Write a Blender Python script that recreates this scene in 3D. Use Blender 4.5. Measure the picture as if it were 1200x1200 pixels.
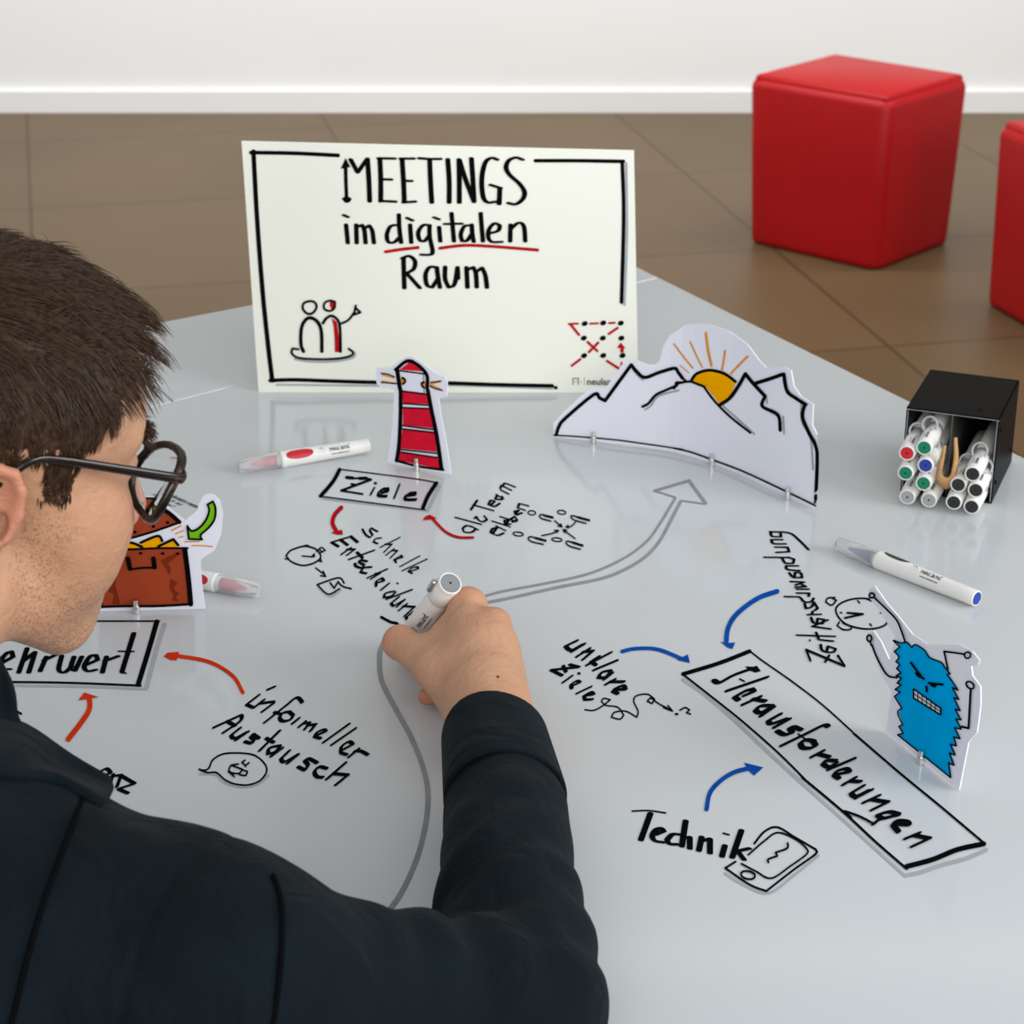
import bpy, bmesh, math, random
import numpy as np
from mathutils import Vector, Matrix
from mathutils.geometry import tessellate_polygon

# ---------------------------------------------------------------- camera, world, light, exposure
for o in list(bpy.data.objects):
    bpy.data.objects.remove(o)
SC = bpy.context.scene
COL = SC.collection
random.seed(4)
RNG = np.random.default_rng(7)

TZ = 0.75                      # table top height
FPX = 2500.0                   # focal length in pixels of the 1200 px frame
PITCH = math.atan(1075.0 / FPX)
CAM = np.array([0.0, 0.0, TZ + 0.81])
RIGHT = np.array([1.0, 0, 0])
FWD = np.array([0, math.cos(PITCH), -math.sin(PITCH)])
UPV = np.array([0, math.sin(PITCH), math.cos(PITCH)])

cam_data = bpy.data.cameras.new('camera')
cam = bpy.data.objects.new('camera', cam_data)
COL.objects.link(cam)
cam.location = CAM
cam.rotation_euler = (math.pi / 2 - PITCH, 0, 0)
cam_data.sensor_width = 36
cam_data.lens = FPX / 1200 * 36
cam_data.clip_end = 60
cam_data.dof.use_dof = True
cam_data.dof.focus_distance = 1.62
cam_data.dof.aperture_fstop = 17
SC.camera = cam

W = bpy.data.worlds.new('daylight')
SC.world = W
W.use_nodes = True
wb = W.node_tree.nodes['Background']
wb.inputs[0].default_value = (0.90, 0.95, 1.0, 1)
wb.inputs[1].default_value = 0.50


def area(name, loc, target, sx, sy, power, color):
    l = bpy.data.lights.new(name, 'AREA')
    l.shape = 'RECTANGLE'
    l.size, l.size_y = sx, sy
    l.energy = power
    l.color = color
    o = bpy.data.objects.new(name, l)
    COL.objects.link(o)
    o.location = loc
    o.rotation_euler = (Vector(target) - Vector(loc)).to_track_quat('-Z', 'Y').to_euler()
    return o


area('window_daylight', (2.7, 0.5, 1.9), (0.1, 1.5, 0.75), 1.8, 1.4, 54, (0.97, 0.98, 1.0))
area('rear_fill', (0.5, -2.2, 2.5), (0.0, 1.8, 0.8), 3.2, 2.0, 80, (1.0, 0.985, 0.96))  # added fill behind the camera, brightens the upright cards; no known window there
area('back_wall_fill', (0.0, 5.2, 3.6), (0.0, 6.95, 1.0), 6.0, 0.6, 170, (1.0, 0.98, 0.96))  # added lamp that whitens the low wall panelling; no such fixture known

SC.view_settings.view_transform = 'Standard'
SC.view_settings.look = 'None'
SC.view_settings.gamma = 1
SC.view_settings.use_curve_mapping = False
SC.view_settings.exposure = 0.1


# ---------------------------------------------------------------- helpers
def srgb(r, g, b):
    def f(c):
        c /= 255.0
        return c / 12.92 if c <= 0.04045 else ((c + 0.055) / 1.055) ** 2.4
    return (f(r), f(g), f(b), 1.0)


def mat(name, col, rough=0.5, metal=0.0, noise=None, bump=None, spec=0.5, **kw):
    """principled material; noise=(scale, amount) varies the colour, bump=(scale, strength, distance)"""
    m = bpy.data.materials.new(name)
    m.use_nodes = True
    nt = m.node_tree
    p = nt.nodes['Principled BSDF']
    p.inputs['Base Color'].default_value = col
    p.inputs['Roughness'].default_value = rough
    p.inputs['Metallic'].default_value = metal
    p.inputs['Specular IOR Level'].default_value = spec
    for k, v in kw.items():
        p.inputs[k.replace('_', ' ')].default_value = v
    if noise or bump:
        tc = nt.nodes.new('ShaderNodeTexCoord')
    if noise:
        n = nt.nodes.new('ShaderNodeTexNoise')
        n.inputs['Scale'].default_value = noise[0]
        n.inputs['Detail'].default_value = 4
        nt.links.new(tc.outputs['Object'], n.inputs['Vector'])
        r = nt.nodes.new('ShaderNodeMapRange')
        r.inputs['From Min'].default_value = 0.3
        r.inputs['From Max'].default_value = 0.7
        r.inputs['To Min'].default_value = 1 - noise[1]
        r.inputs['To Max'].default_value = 1 + noise[1]
        nt.links.new(n.outputs['Fac'], r.inputs['Value'])
        v = nt.nodes.new('ShaderNodeVectorMath')
        v.operation = 'SCALE'
        v.inputs[0].default_value = col[:3]
        nt.links.new(r.outputs[0], v.inputs['Scale'])
        nt.links.new(v.outputs[0], p.inputs['Base Color'])
    if bump:
        n = nt.nodes.new('ShaderNodeTexNoise')
        n.inputs['Scale'].default_value = bump[0]
        n.inputs['Detail'].default_value = 5
        nt.links.new(tc.outputs['Object'], n.inputs['Vector'])
        b = nt.nodes.new('ShaderNodeBump')
        b.inputs['Strength'].default_value = bump[1]
        b.inputs['Distance'].default_value = bump[2]
        nt.links.new(n.outputs['Fac'], b.inputs['Height'])
        nt.links.new(b.outputs[0], p.inputs['Normal'])
    return m


def link(name, me, m=None, parent=None, smooth=False, label=None):
    o = bpy.data.objects.new(name, me)
    COL.objects.link(o)
    if m is not None and len(me.materials) == 0:
        me.materials.append(m)
    if smooth:
        for p in me.polygons:
            p.use_smooth = True
    if parent is not None:
        o.parent = parent
    if label:
        o['label'] = label
    return o


def mesh(name, verts, faces):
    me = bpy.data.meshes.new(name)
    me.from_pydata([tuple(v) for v in verts], [], [tuple(int(i) for i in f) for f in faces])
    me.update()
    return me


def from_bm(name, bm, m=None, parent=None, smooth=False, label=None):
    me = bpy.data.meshes.new(name)
    bm.normal_update()
    bm.to_mesh(me)
    bm.free()
    return link(name, me, m, parent, smooth, label)


def tag(o, label, cat, group=None):
    o['label'] = label
    o['category'] = cat
    if group:
        o['group'] = group
    return o


def thing(name, label, cat, loc=(0, 0, 0), group=None):
    o = bpy.data.objects.new(name, None)
    COL.objects.link(o)
    o.location = loc
    o.empty_display_size = 0.05
    return tag(o, label, cat, group)


def structure(o, label=None):
    o['kind'] = 'structure'
    if label:
        o['label'] = label
    return o


def bm_box(bm, lo, hi, bev=0.0, M=None):
    vs = [bm.verts.new((x, y, z)) for x in (lo[0], hi[0]) for y in (lo[1], hi[1]) for z in (lo[2], hi[2])]
    fs = [(0, 1, 3, 2), (4, 6, 7, 5), (0, 4, 5, 1), (2, 3, 7, 6), (0, 2, 6, 4), (1, 5, 7, 3)]
    faces = [bm.faces.new([vs[i] for i in f]) for f in fs]
    if bev:
        es = set(e for f in faces for e in f.edges)
        r = bmesh.ops.bevel(bm, geom=list(es), offset=bev, segments=3, profile=0.5, affect='EDGES')
        vs = list({v for f in r['faces'] for v in f.verts} | {v for v in vs if v.is_valid})
    if M is not None:
        bmesh.ops.transform(bm, matrix=M, verts=[v for v in vs if v.is_valid])


def lathe(bm, prof, n=32, M=None):
    """prof: (x along axis, radius); axis = local +X"""
    rings = []
    for x, r in prof:
        if r < 1e-6:
            rings.append([bm.verts.new((x, 0, 0))])
        else:
            rings.append([bm.verts.new((x, r * math.cos(2 * math.pi * k / n), r * math.sin(2 * math.pi * k / n))) for k in range(n)])
    for a, b in zip(rings, rings[1:]):
        for k in range(n):
            k2 = (k + 1) % n
            f = []
            f.append(a[k % len(a)])
            if len(a) > 1:
                f.append(a[k2])
            if len(b) > 1:
                f.append(b[k2])
            f.append(b[k % len(b)])
            if len(f) >= 3:
                bm.faces.new(f)
    if M is not None:
        bmesh.ops.transform(bm, matrix=M, verts=[v for r in rings for v in r])


def tube(bm, pts, rad, n=10, closed=False, flat=None):
    """swept tube; flat=(normal vector, ratio) squashes the section"""
    pts = [Vector(p) for p in pts]
    N = len(pts)
    rads = rad if isinstance(rad, (list, tuple)) else [rad] * N
    rings = []
    ref = None
    for i, p in enumerate(pts):
        if closed:
            t = (pts[(i + 1) % N] - pts[i - 1]).normalized()
        else:
            t = (pts[min(i + 1, N - 1)] - pts[max(i - 1, 0)]).normalized()
        if flat is not None:
            a = Vector(flat[0])
            a = (a - a.dot(t) * t).normalized()
        else:
            if ref is None:
                ref = t.orthogonal()
            a = (ref - ref.dot(t) * t).normalized()
            ref = a
        b = t.cross(a)
        k = flat[1] if flat is not None else 1.0
        rings.append([bm.verts.new(p + rads[i] * (a * math.cos(2 * math.pi * j / n) * k + b * math.sin(2 * math.pi * j / n))) for j in range(n)])
    rng = range(N) if closed else range(N - 1)
    for i in rng:
        A, B = rings[i], rings[(i + 1) % N]
        for j in range(n):
            bm.faces.new((A[j], A[(j + 1) % n], B[(j + 1) % n], B[j]))
    if not closed:
        bm.faces.new(rings[0][::-1])
        bm.faces.new(rings[-1])


def ray(px, py):
    return RIGHT * ((px - 600) / FPX) - UPV * ((py - 600) / FPX) + FWD


def at(px, py, h=0.0):
    """the point at height h above the table seen at a pixel of the photograph"""
    d = ray(px, py)
    return CAM + d * ((TZ + h - CAM[2]) / d[2])


def floor_at(px, py):
    return at(px, py, -TZ)


class Plane:
    def __init__(s, o, ex, ey, n):
        s.o, s.ex, s.ey, s.n = (np.array(v, float) for v in (o, ex, ey, n))
        s.ex /= np.linalg.norm(s.ex)
        s.ey /= np.linalg.norm(s.ey)
        s.n /= np.linalg.norm(s.n)

    def uv(s, px, py):
        d = ray(px, py)
        P = CAM + d * (((s.o - CAM) @ s.n) / (d @ s.n)) - s.o
        return (P @ s.ex, P @ s.ey)

    def to3(s, u, v, d=0.0):
        return s.o + u * s.ex + v * s.ey + d * s.n


class Wall:
    """upright bent card standing on the table along a base line"""

    def __init__(s, base):
        s.b = np.array(base, float)
        seg = np.diff(s.b[:, :2], axis=0)
        s.L = np.linalg.norm(seg, axis=1)
        s.cum = np.concatenate([[0], np.cumsum(s.L)])
        s.t = seg / s.L[:, None]
        nn = np.stack([s.t[:, 1], -s.t[:, 0]], 1)
        if nn[len(nn) // 2] @ (CAM[:2] - s.b[len(s.b) // 2, :2]) < 0:
            nn = -nn
        s.nn = nn

    def uv(s, px, py):
        d = ray(px, py)
        best = None
        for i in range(len(s.L)):
            n = np.array([s.nn[i, 0], s.nn[i, 1], 0])
            k = ((s.b[i] - CAM) @ n) / (d @ n)
            P = CAM + d * k
            q = (P[:2] - s.b[i, :2]) @ s.t[i]
            lo = -1e9 if i == 0 else 0
            hi = 1e9 if i == len(s.L) - 1 else s.L[i]
            bad = max(lo - q, q - hi, 0)
            if best is None or bad < best[0]:
                best = (bad, s.cum[i] + q, P[2] - TZ)
        return best[1], best[2]

    def to3(s, u, v, d=0.0):
        i = int(np.clip(np.searchsorted(s.cum, u) - 1, 0, len(s.L) - 1))
        f = np.clip((u - s.cum[i]) / s.L[i], 0, 1)
        j = max(i - 1, 0) if f < 0.5 else min(i + 1, len(s.L) - 1)
        w = abs(f - 0.5)
        n = s.nn[i] * (1 - w) + s.nn[j] * w
        n = n / np.linalg.norm(n)
        p = s.b[i, :2] + s.t[i] * (u - s.cum[i]) + n * d
        return np.array([p[0], p[1], TZ + v])


CROP = dict(A=(390, 160, 4.8), B=(280, 330, 6), C=(640, 360, 10), T=(270, 150, 2.4), D=(360, 540, 6), E=(320, 600, 6),
            F=(530, 550, 6.667), G=(540, 550, 4), H=(0, 710, 4), I=(220, 790, 5.217), J=(640, 680, 4.2857), K=(790, 740, 5.714),
            L=(940, 860, 5.217), M=(730, 880, 5), N=(880, 610, 6.667), O=(1000, 670, 4.6125), P=(420, 400, 7.0588), Q=(110, 540, 6),
            R=(640, 370, 7.5), S=(790, 370, 5), U=(420, 700, 3.4286), X=(0, 0, 1))


def pts_of(crop, s):
    x0, y0, k = CROP[crop]
    out = []
    for t in s.split():
        x, y = t.split(',')
        out.append((x0 + float(x) / k, y0 + float(y) / k))
    return np.array(out)


def spline(p, closed=False, step=1.4):
    """Catmull-Rom through the points, keeping sharp corners sharp"""
    p = np.array(p, float)
    n = len(p)
    if n < 3:
        k = max(2, int(np.linalg.norm(p[-1] - p[0]) / 12) + 1)
        return np.array([p[0] + (p[-1] - p[0]) * t for t in np.linspace(0, 1, k)])
    if closed and np.linalg.norm(p[0] - p[-1]) < 1e-6:
        p = p[:-1]
        n -= 1

    def corner(i):
        if not closed and (i <= 0 or i >= n - 1):
            return True
        a = p[i % n] - p[(i - 1) % n]
        b = p[(i + 1) % n] - p[i % n]
        c = (a @ b) / (np.linalg.norm(a) * np.linalg.norm(b) + 1e-9)
        return c < 0.25
    out = []
    for i in range(n if closed else n - 1):
        p1, p2 = p[i], p[(i + 1) % n]
        p0 = p[(i - 1) % n] if not corner(i) else p1 - (p2 - p1) * 0.6
        p3 = p[(i + 2) % n] if not corner((i + 1) % n if closed else i + 1) else p2 + (p2 - p1) * 0.6
        k = int(np.clip(np.linalg.norm(p2 - p1) / step, 3, 14))
        for t in np.arange(k) / k:
            out.append(0.5 * (2 * p1 + (p2 - p0) * t + (2 * p0 - 5 * p1 + 4 * p2 - p3) * t * t + (3 * p1 - p0 - 3 * p2 + p3) * t ** 3))
    out.append(p[0] if closed else p[-1])
    return np.array(out)


def hull(P):
    P = sorted(set((round(a, 7), round(b, 7)) for a, b in P))
    if len(P) < 3:
        return P

    def half(P):
        h = []
        for q in P:
            while len(h) > 1 and (h[-1][0] - h[-2][0]) * (q[1] - h[-2][1]) - (h[-1][1] - h[-2][1]) * (q[0] - h[-2][0]) <= 0:
                h.pop()
            h.append(q)
        return h
    a, b = half(P), half(P[::-1])
    return a[:-1] + b[:-1]


class Ink:
    """marker strokes lying on a surface"""

    def __init__(s, surf, d):
        s.surf, s.d, s.v, s.f = surf, d, [], []      # successive strokes lie a hair above each other, as ink does

    def face(s, uv):
        i = len(s.v)
        for u, v in uv:
            s.v.append(s.surf.to3(u, v, s.d + 1.2e-6 * (len(s.f) % 500)))
        s.f.append(tuple(range(i, i + len(uv))))

    def st(s, crop, pts, w=2.5, nib=None, closed=False):
        """stroke of width w pixels; nib=(long, short, angle) for a chisel tip"""
        a, b, ang = (nib[0] * 1.12, nib[1] * 1.0, nib[2]) if nib else (w, w, 0)
        A = math.radians(ang)
        N = 10
        el = [(a / 2 * math.cos(2 * math.pi * k / N), b / 2 * math.sin(2 * math.pi * k / N)) for k in range(N)]
        el = np.array([(x * math.cos(A) - y * math.sin(A), x * math.sin(A) + y * math.cos(A)) for x, y in el])
        for part in pts.split('|'):
            q = spline(pts_of(crop, part), closed)
            uv = [[s.surf.uv(*(c + e)) for e in el] for c in q]
            if len(q) == 1:
                s.face(hull(uv[0]))
            for i in range(len(q) - 1):
                s.face(hull(uv[i] + uv[i + 1]))
        return s

    def dot(s, crop, x, y, rx, ry=None, ang=0):
        ry = ry or rx
        A = math.radians(ang)
        x0, y0, k = CROP[crop]
        uv = []
        for i in range(18):
            c, n = rx * math.cos(i * math.pi / 9), ry * math.sin(i * math.pi / 9)
            uv.append(s.surf.uv(x0 + (x + c * math.cos(A) - n * math.sin(A)) / k, y0 + (y + c * math.sin(A) + n * math.cos(A)) / k))
        s.face(uv)
        return s

    def ring(s, crop, x, y, rx, ry, w, ang=0):
        A = math.radians(ang)
        p = ' '.join('%.1f,%.1f' % (x + rx * math.cos(t) * math.cos(A) - ry * math.sin(t) * math.sin(A),
                                    y + rx * math.cos(t) * math.sin(A) + ry * math.sin(t) * math.cos(A))
                     for t in np.arange(13) * math.pi / 6)
        return s.st(crop, p, w)

    def poly(s, crop, pts, smooth=False):
        q = pts_of(crop, pts)
        if smooth:
            q = spline(q, True)[:-1]
        uv = [s.surf.uv(*c) for c in q]
        i = len(s.v)
        for u, v in uv:
            s.v.append(s.surf.to3(u, v, s.d))
        for t in tessellate_polygon([[Vector((u, v, 0)) for u, v in uv]]):
            s.f.append(tuple(i + k for k in t))
        return s

    def build(s, name, m, parent, label=None):
        me = mesh(name, s.v, s.f)
        bm = bmesh.new()
        bm.from_mesh(me)
        n = Vector(s.surf.n) if hasattr(s.surf, 'n') else None
        bm.normal_update()
        for f in bm.faces:
            d = (Vector(CAM) - f.calc_center_median())
            if f.normal.dot(d) < 0:
                f.normal_flip()
        bm.to_mesh(me)
        bm.free()
        return link(name, me, m, parent, label=label)


def slab(name, surf, outline, th, m, parent, cuts=0, smooth=True):
    """card cut to an outline (pixels), th thick, following its surface"""
    q = spline(outline, True)[:-1] if smooth else np.array(outline)
    uv = [surf.uv(*c) for c in q]
    uv = [(u, max(v, 0.0012)) for u, v in uv] if isinstance(surf, Wall) else uv
    bm = bmesh.new()
    vs = [bm.verts.new((u, v, 0)) for u, v in uv]
    tris = tessellate_polygon([[Vector((u, v, 0)) for u, v in uv]])
    for t in tris:
        try:
            bm.faces.new([vs[i] for i in t])
        except ValueError:
            pass
    if cuts:
        u0, u1 = min(u for u, v in uv), max(u for u, v in uv)
        for x in np.linspace(u0, u1, cuts + 2)[1:-1]:
            bmesh.ops.bisect_plane(bm, geom=bm.verts[:] + bm.edges[:] + bm.faces[:], plane_co=(x, 0, 0), plane_no=(1, 0, 0))
    bmesh.ops.recalc_face_normals(bm, faces=bm.faces)
    bm.verts.index_update()
    fr = [(v.co.x, v.co.y) for v in bm.verts]
    faces = [[v.index for v in f.verts] for f in bm.faces]
    edges = [[v.index for v in e.verts] for e in bm.edges if len(e.link_faces) == 1]
    bm.free()
    n = len(fr)
    V = [surf.to3(u, v, 0) for u, v in fr] + [surf.to3(u, v, -th) for u, v in fr]
    F = faces + [[i + n for i in f[::-1]] for f in faces] + [[a, b, b + n, a + n] for a, b in edges]
    me = mesh(name, V, F)
    bm = bmesh.new()
    bm.from_mesh(me)
    bmesh.ops.recalc_face_normals(bm, faces=bm.faces)
    bm.to_mesh(me)
    bm.free()
    return link(name, me, m, parent)


_fonts = {}


def text_mesh(body, size):
    """flat text as (verts Nx2, faces), left aligned on the base line"""
    if (body, size) in _fonts:
        return _fonts[(body, size)]
    c = bpy.data.curves.new('text', 'FONT')
    c.body = body
    c.size = size
    c.resolution_u = 3
    c.offset = size * 0.022
    o = bpy.data.objects.new('text', c)
    me = bpy.data.meshes.new_from_object(o)
    r = ([(v.co.x, v.co.y) for v in me.vertices], [tuple(p.vertices) for p in me.polygons])
    bpy.data.objects.remove(o)
    bpy.data.curves.remove(c)
    bpy.data.meshes.remove(me)
    _fonts[(body, size)] = r
    return r


def logo_2d(h, small=True):
    """maker's mark: a square n with dots, a bar, and the word; letters h high"""
    v, f = [], []

    def rect(x0, y0, x1, y1):
        i = len(v)
        v.extend([(x0, y0), (x1, y0), (x1, y1), (x0, y1)])
        f.append((i, i + 1, i + 2, i + 3))
    t = h * 0.14
    rect(0, 0, t, h)
    rect(t, h - t, h * 0.9, h)
    rect(h * 0.9 - t, 0, h * 0.9, h - t)
    rect(h * 0.38, h * 0.36, h * 0.54, h * 0.52)
    rect(h * 1.12, h * 0.36, h * 1.28, h * 0.52)
    rect(h * 1.68, -0.05 * h, h * 1.74, h * 1.05)
    tv, tf = text_mesh('neuland', h * 1.38)
    i = len(v)
    v.extend([(x + h * 2.05, y) for x, y in tv])
    f.extend([tuple(k + i for k in q) for q in tf])
    if small:
        tv, tf = text_mesh('www.neuland.com', h * 0.5)
        i = len(v)
        v.extend([(x + h * 2.4, y - h * 0.75) for x, y in tv])
        f.extend([tuple(k + i for k in q) for q in tf])
    return v, f


# ---------------------------------------------------------------- materials
M_TABLE = mat('white_laminate', (0.60, 0.625, 0.635, 1), rough=0.12, spec=0.4, noise=(1.5, 0.015))
M_EDGE = mat('table_edge', srgb(150, 152, 152), rough=0.4)
M_STEEL = mat('steel', (0.55, 0.55, 0.55, 1), rough=0.3, metal=1)
M_BLACK = mat('black_ink', (0.004, 0.004, 0.0045, 1), rough=0.6, spec=0.0)
M_GRAY = mat('gray_ink', srgb(146, 149, 151), rough=0.6, spec=0.0, noise=(60, 0.08))
M_SHADE = mat('pale_gray_ink', srgb(165, 170, 174), rough=0.6, spec=0.0, noise=(60, 0.06))
M_RED = mat('red_ink', srgb(178, 22, 28), rough=0.6, spec=0.0, noise=(80, 0.1))
M_ORANGE = mat('orange_ink', srgb(206, 54, 22), rough=0.6, spec=0.0, noise=(70, 0.14))
M_BLUE = mat('blue_ink', srgb(16, 74, 158), rough=0.6, spec=0.0, noise=(70, 0.16))
M_BOARD = mat('cream_board', srgb(233, 233, 220), rough=0.2)
M_PAPER = mat('white_card', srgb(234, 235, 246), rough=0.45)
M_LOGO = mat('logo_print', srgb(90, 84, 72), rough=0.5)
M_PRINT = mat('black_print', (0.015, 0.015, 0.015, 1), rough=0.5)
M_STOOL = mat('red_plastic', srgb(182, 14, 20), rough=0.45, noise=(6, 0.04), spec=0.3)


def floor_material():
    m = bpy.data.materials.new('floor_tiles')
    m.use_nodes = True
    nt = m.node_tree
    p = nt.nodes['Principled BSDF']
    tc = nt.nodes.new('ShaderNodeTexCoord')
    mp = nt.nodes.new('ShaderNodeMapping')
    br = nt.nodes.new('ShaderNodeTexBrick')
    br.offset = 0
    br.inputs['Scale'].default_value = 1
    br.inputs['Mortar Size'].default_value = 0.006
    br.inputs['Mortar Smooth'].default_value = 0.3
    br.inputs['Brick Width'].default_value = 0.94
    br.inputs['Row Height'].default_value = 0.805
    br.inputs['Color1'].default_value = srgb(97, 79, 55)
    br.inputs['Color2'].default_value = srgb(102, 83, 58)
    br.inputs['Mortar'].default_value = srgb(78, 62, 43)
    nt.links.new(tc.outputs['Object'], br.inputs['Vector'])
    n = nt.nodes.new('ShaderNodeTexNoise')
    n.inputs['Scale'].default_value = 1.3
    nt.links.new(tc.outputs['Object'], n.inputs['Vector'])
    mx = nt.nodes.new('ShaderNodeMix')
    mx.data_type = 'RGBA'
    mx.blend_type = 'SOFT_LIGHT'
    mx.inputs['Factor'].default_value = 0.25
    nt.links.new(br.outputs['Color'], mx.inputs['A'])
    nt.links.new(n.outputs['Fac'], mx.inputs['B'])
    nt.links.new(mx.outputs['Result'], p.inputs['Base Color'])
    p.inputs['Roughness'].default_value = 0.42
    p.inputs['Specular IOR Level'].default_value = 0.16
    return m


# ---------------------------------------------------------------- room
A_T = math.radians(12.333)
bm = bmesh.new()
bm_box(bm, (-9, -6, -0.1), (9, 8.5, 0))
fl = structure(from_bm('floor', bm, floor_material()), 'beige tiled floor')
# the tile grid runs along the measured joint lines; the slab itself is turned with it
fl.rotation_euler = (0, 0, A_T)
fl.location = np.array([math.cos(A_T), math.sin(A_T), 0]) * -0.072 + np.array([-math.sin(A_T), math.cos(A_T), 0]) * (5.092 - 0.805 * 6)
bm = bmesh.new()
bm_box(bm, (-6, 6.98, 0), (6, 7.1, 4.2))
structure(from_bm('wall_back', bm, mat('taupe_wall', srgb(112, 104, 92), rough=0.85, noise=(2, 0.03))), 'taupe wall behind the tables')  # upper part is out of view, invented dark to dim the table's reflections
bm = bmesh.new()
bm_box(bm, (-6, 6.955, 0), (6, 6.979, 1.0))
structure(from_bm('trim_1', bm, mat('white_panel', (0.88, 0.88, 0.87, 1), rough=0.8, noise=(2, 0.01))), 'white panelling along the foot of the wall')
bm = bmesh.new()
bm_box(bm, (-6, 6.938, 0), (6, 6.954, 0.07))
structure(from_bm('baseboard_back', bm, mat('white_skirting', (0.86, 0.86, 0.85, 1), rough=0.6)), 'white skirting board')


def line_x(p, q, r, s):
    A = np.array([q - p, r - s]).T
    k = np.linalg.solve(A, r - p)
    return p + (q - p) * k[0]


def xy(px, py):
    return at(px, py)[:2]


l1a, l1b, l2a, l2b, l3a, l3b, l4a, l4b = xy(181, 379), xy(295, 357), xy(175.6, 477), xy(769, 325.6), xy(166, 437), xy(201, 468.6), xy(750, 314), xy(1200, 536)
d4 = (l4b - l4a) / np.linalg.norm(l4b - l4a)
seam_r = line_x(l2a, l2b, l4a, l4b)
far_c = line_x(l1a, l1b, l4a, l4b)
seam_m = line_x(l2a, l2b, l3a, l3b)
far_m = line_x(l1a, l1b, l3a, l3b)


def prism(outline, z0, z1, bev=0.0):
    bm = bmesh.new()
    lo = [bm.verts.new((x, y, z0)) for x, y in outline]
    f = bm.faces.new(lo)
    r = bmesh.ops.extrude_face_region(bm, geom=[f])
    up = [v for v in r['geom'] if isinstance(v, bmesh.types.BMVert)]
    bmesh.ops.translate(bm, verts=up, vec=(0, 0, z1 - z0))
    bmesh.ops.recalc_face_normals(bm, faces=bm.faces)
    if bev:
        es = [e for e in bm.edges if all(abs(v.co.z - z1) < 1e-6 for v in e.verts)]
        bmesh.ops.bevel(bm, geom=es, offset=bev, segments=2, profile=0.5, affect='EDGES')
    return bm


def shrink(poly, d):
    poly = np.array(poly)
    c = poly.mean(0)
    return [tuple(p - (p - c) / np.linalg.norm(p - c) * d) for p in poly]


def table(poly, label, legs):
    root = thing('table', label, 'table', (0, 0, 0))
    top = from_bm('tabletop', prism(shrink(poly, 0.0012), TZ - 0.028, TZ, 0.0012), M_TABLE, root)
    for x, y in legs:
        bm = bmesh.new()
        bmesh.ops.create_cone(bm, cap_ends=True, segments=20, radius1=0.022, radius2=0.022, depth=TZ - 0.028,
                              matrix=Matrix.Translation((x, y, (TZ - 0.028) / 2)))
        from_bm('leg', bm, M_STEEL, root, True)
    return root, top


dl = (l2b - l2a) / np.linalg.norm(l2b - l2a)
near = [seam_m + dl * -0.75, seam_r, seam_r + d4 * 1.84, np.array([-1.05, 1.028])]
near_root, TOP = table(near, 'large glossy white whiteboard table covered in marker drawings', shrink(near, 0.15))
far = [seam_m, seam_r, far_c, far_m]
table(far, 'white table joined behind the written table, under the title board', shrink(far, 0.1))
d1 = (l1b - l1a) / np.linalg.norm(l1b - l1a)
side = [seam_m - dl * 0.75, seam_m, far_m, far_m - d1 * 0.75]
table(side, 'white table behind the man, left of the diagonal table joint', shrink(side, 0.1))


# ---------------------------------------------------------------- red stools
def stool(corner, ang, w, d, h, taper, label, group):
    root = thing('cube_stool', label, 'stool', (corner[0], corner[1], 0), group)
    bm = bmesh.new()
    n = 8
    rings = []

    def ring(ins, z, r):
        o = []
        for cx, cy, a0 in ((ins, ins, 180), (w - ins, ins, 270), (w - ins, d - ins, 0), (ins, d - ins, 90)):
            sx, sy = (1 if cx < w / 2 else -1), (1 if cy < d / 2 else -1)
            for k in range(n + 1):
                a = math.radians(a0 + 90 * k / n)
                o.append(bm.verts.new((cx + sx * r + r * math.cos(a), cy + sy * r + r * math.sin(a), z)))
        return o
    for ins, z, r in ((0.012, 0, 0.03), (0.002, 0.006, 0.035), (0, 0.02, 0.035), (-taper * 0.5, h * 0.5, 0.035), (-taper, h - 0.02, 0.035), (-taper + 0.004, h - 0.006, 0.034), (-taper + 0.015, h, 0.03)):
        rings.append(ring(ins, z, r))
    for A, B in zip(rings, rings[1:]):
        for i in range(len(A)):
            bm.faces.new((A[i], A[(i + 1) % len(A)], B[(i + 1) % len(A)], B[i]))
    bm.faces.new(rings[0][::-1])
    body = from_bm('body', bm, M_STOOL, root, True)
    bm = bmesh.new()
    a = -taper + 0.013
    bm_box(bm, (a, a, h - 0.012), (w - a, d - a, h + 0.012), 0.011)
    from_bm('seat_pad', bm, M_STOOL, root, True)
    root.rotation_euler = (0, 0, ang)
    return root


c1 = floor_at(1026, 319)
stool(c1, math.radians(48), 0.36, 0.40, 0.43, 0.012, 'red plastic cube stool standing on the tiles behind the mountain cutout', 'red cube stools')
c2 = floor_at(1152, 355)
c2b = floor_at(1200, 383)
a2 = math.atan2(c2b[1] - c2[1], c2b[0] - c2[0])
stool(c2, a2, 0.40, 0.40, 0.43, 0.006, 'red plastic cube stool nearest the right picture edge, behind the marker box', 'red cube stools')


# ---------------------------------------------------------------- drawings on the table top
TAB = Plane((0, 0, TZ), (1, 0, 0), (0, 1, 0), (0, 0, 1))


def ink(layer=1):
    return Ink(TAB, 0.0002 * layer)


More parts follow.
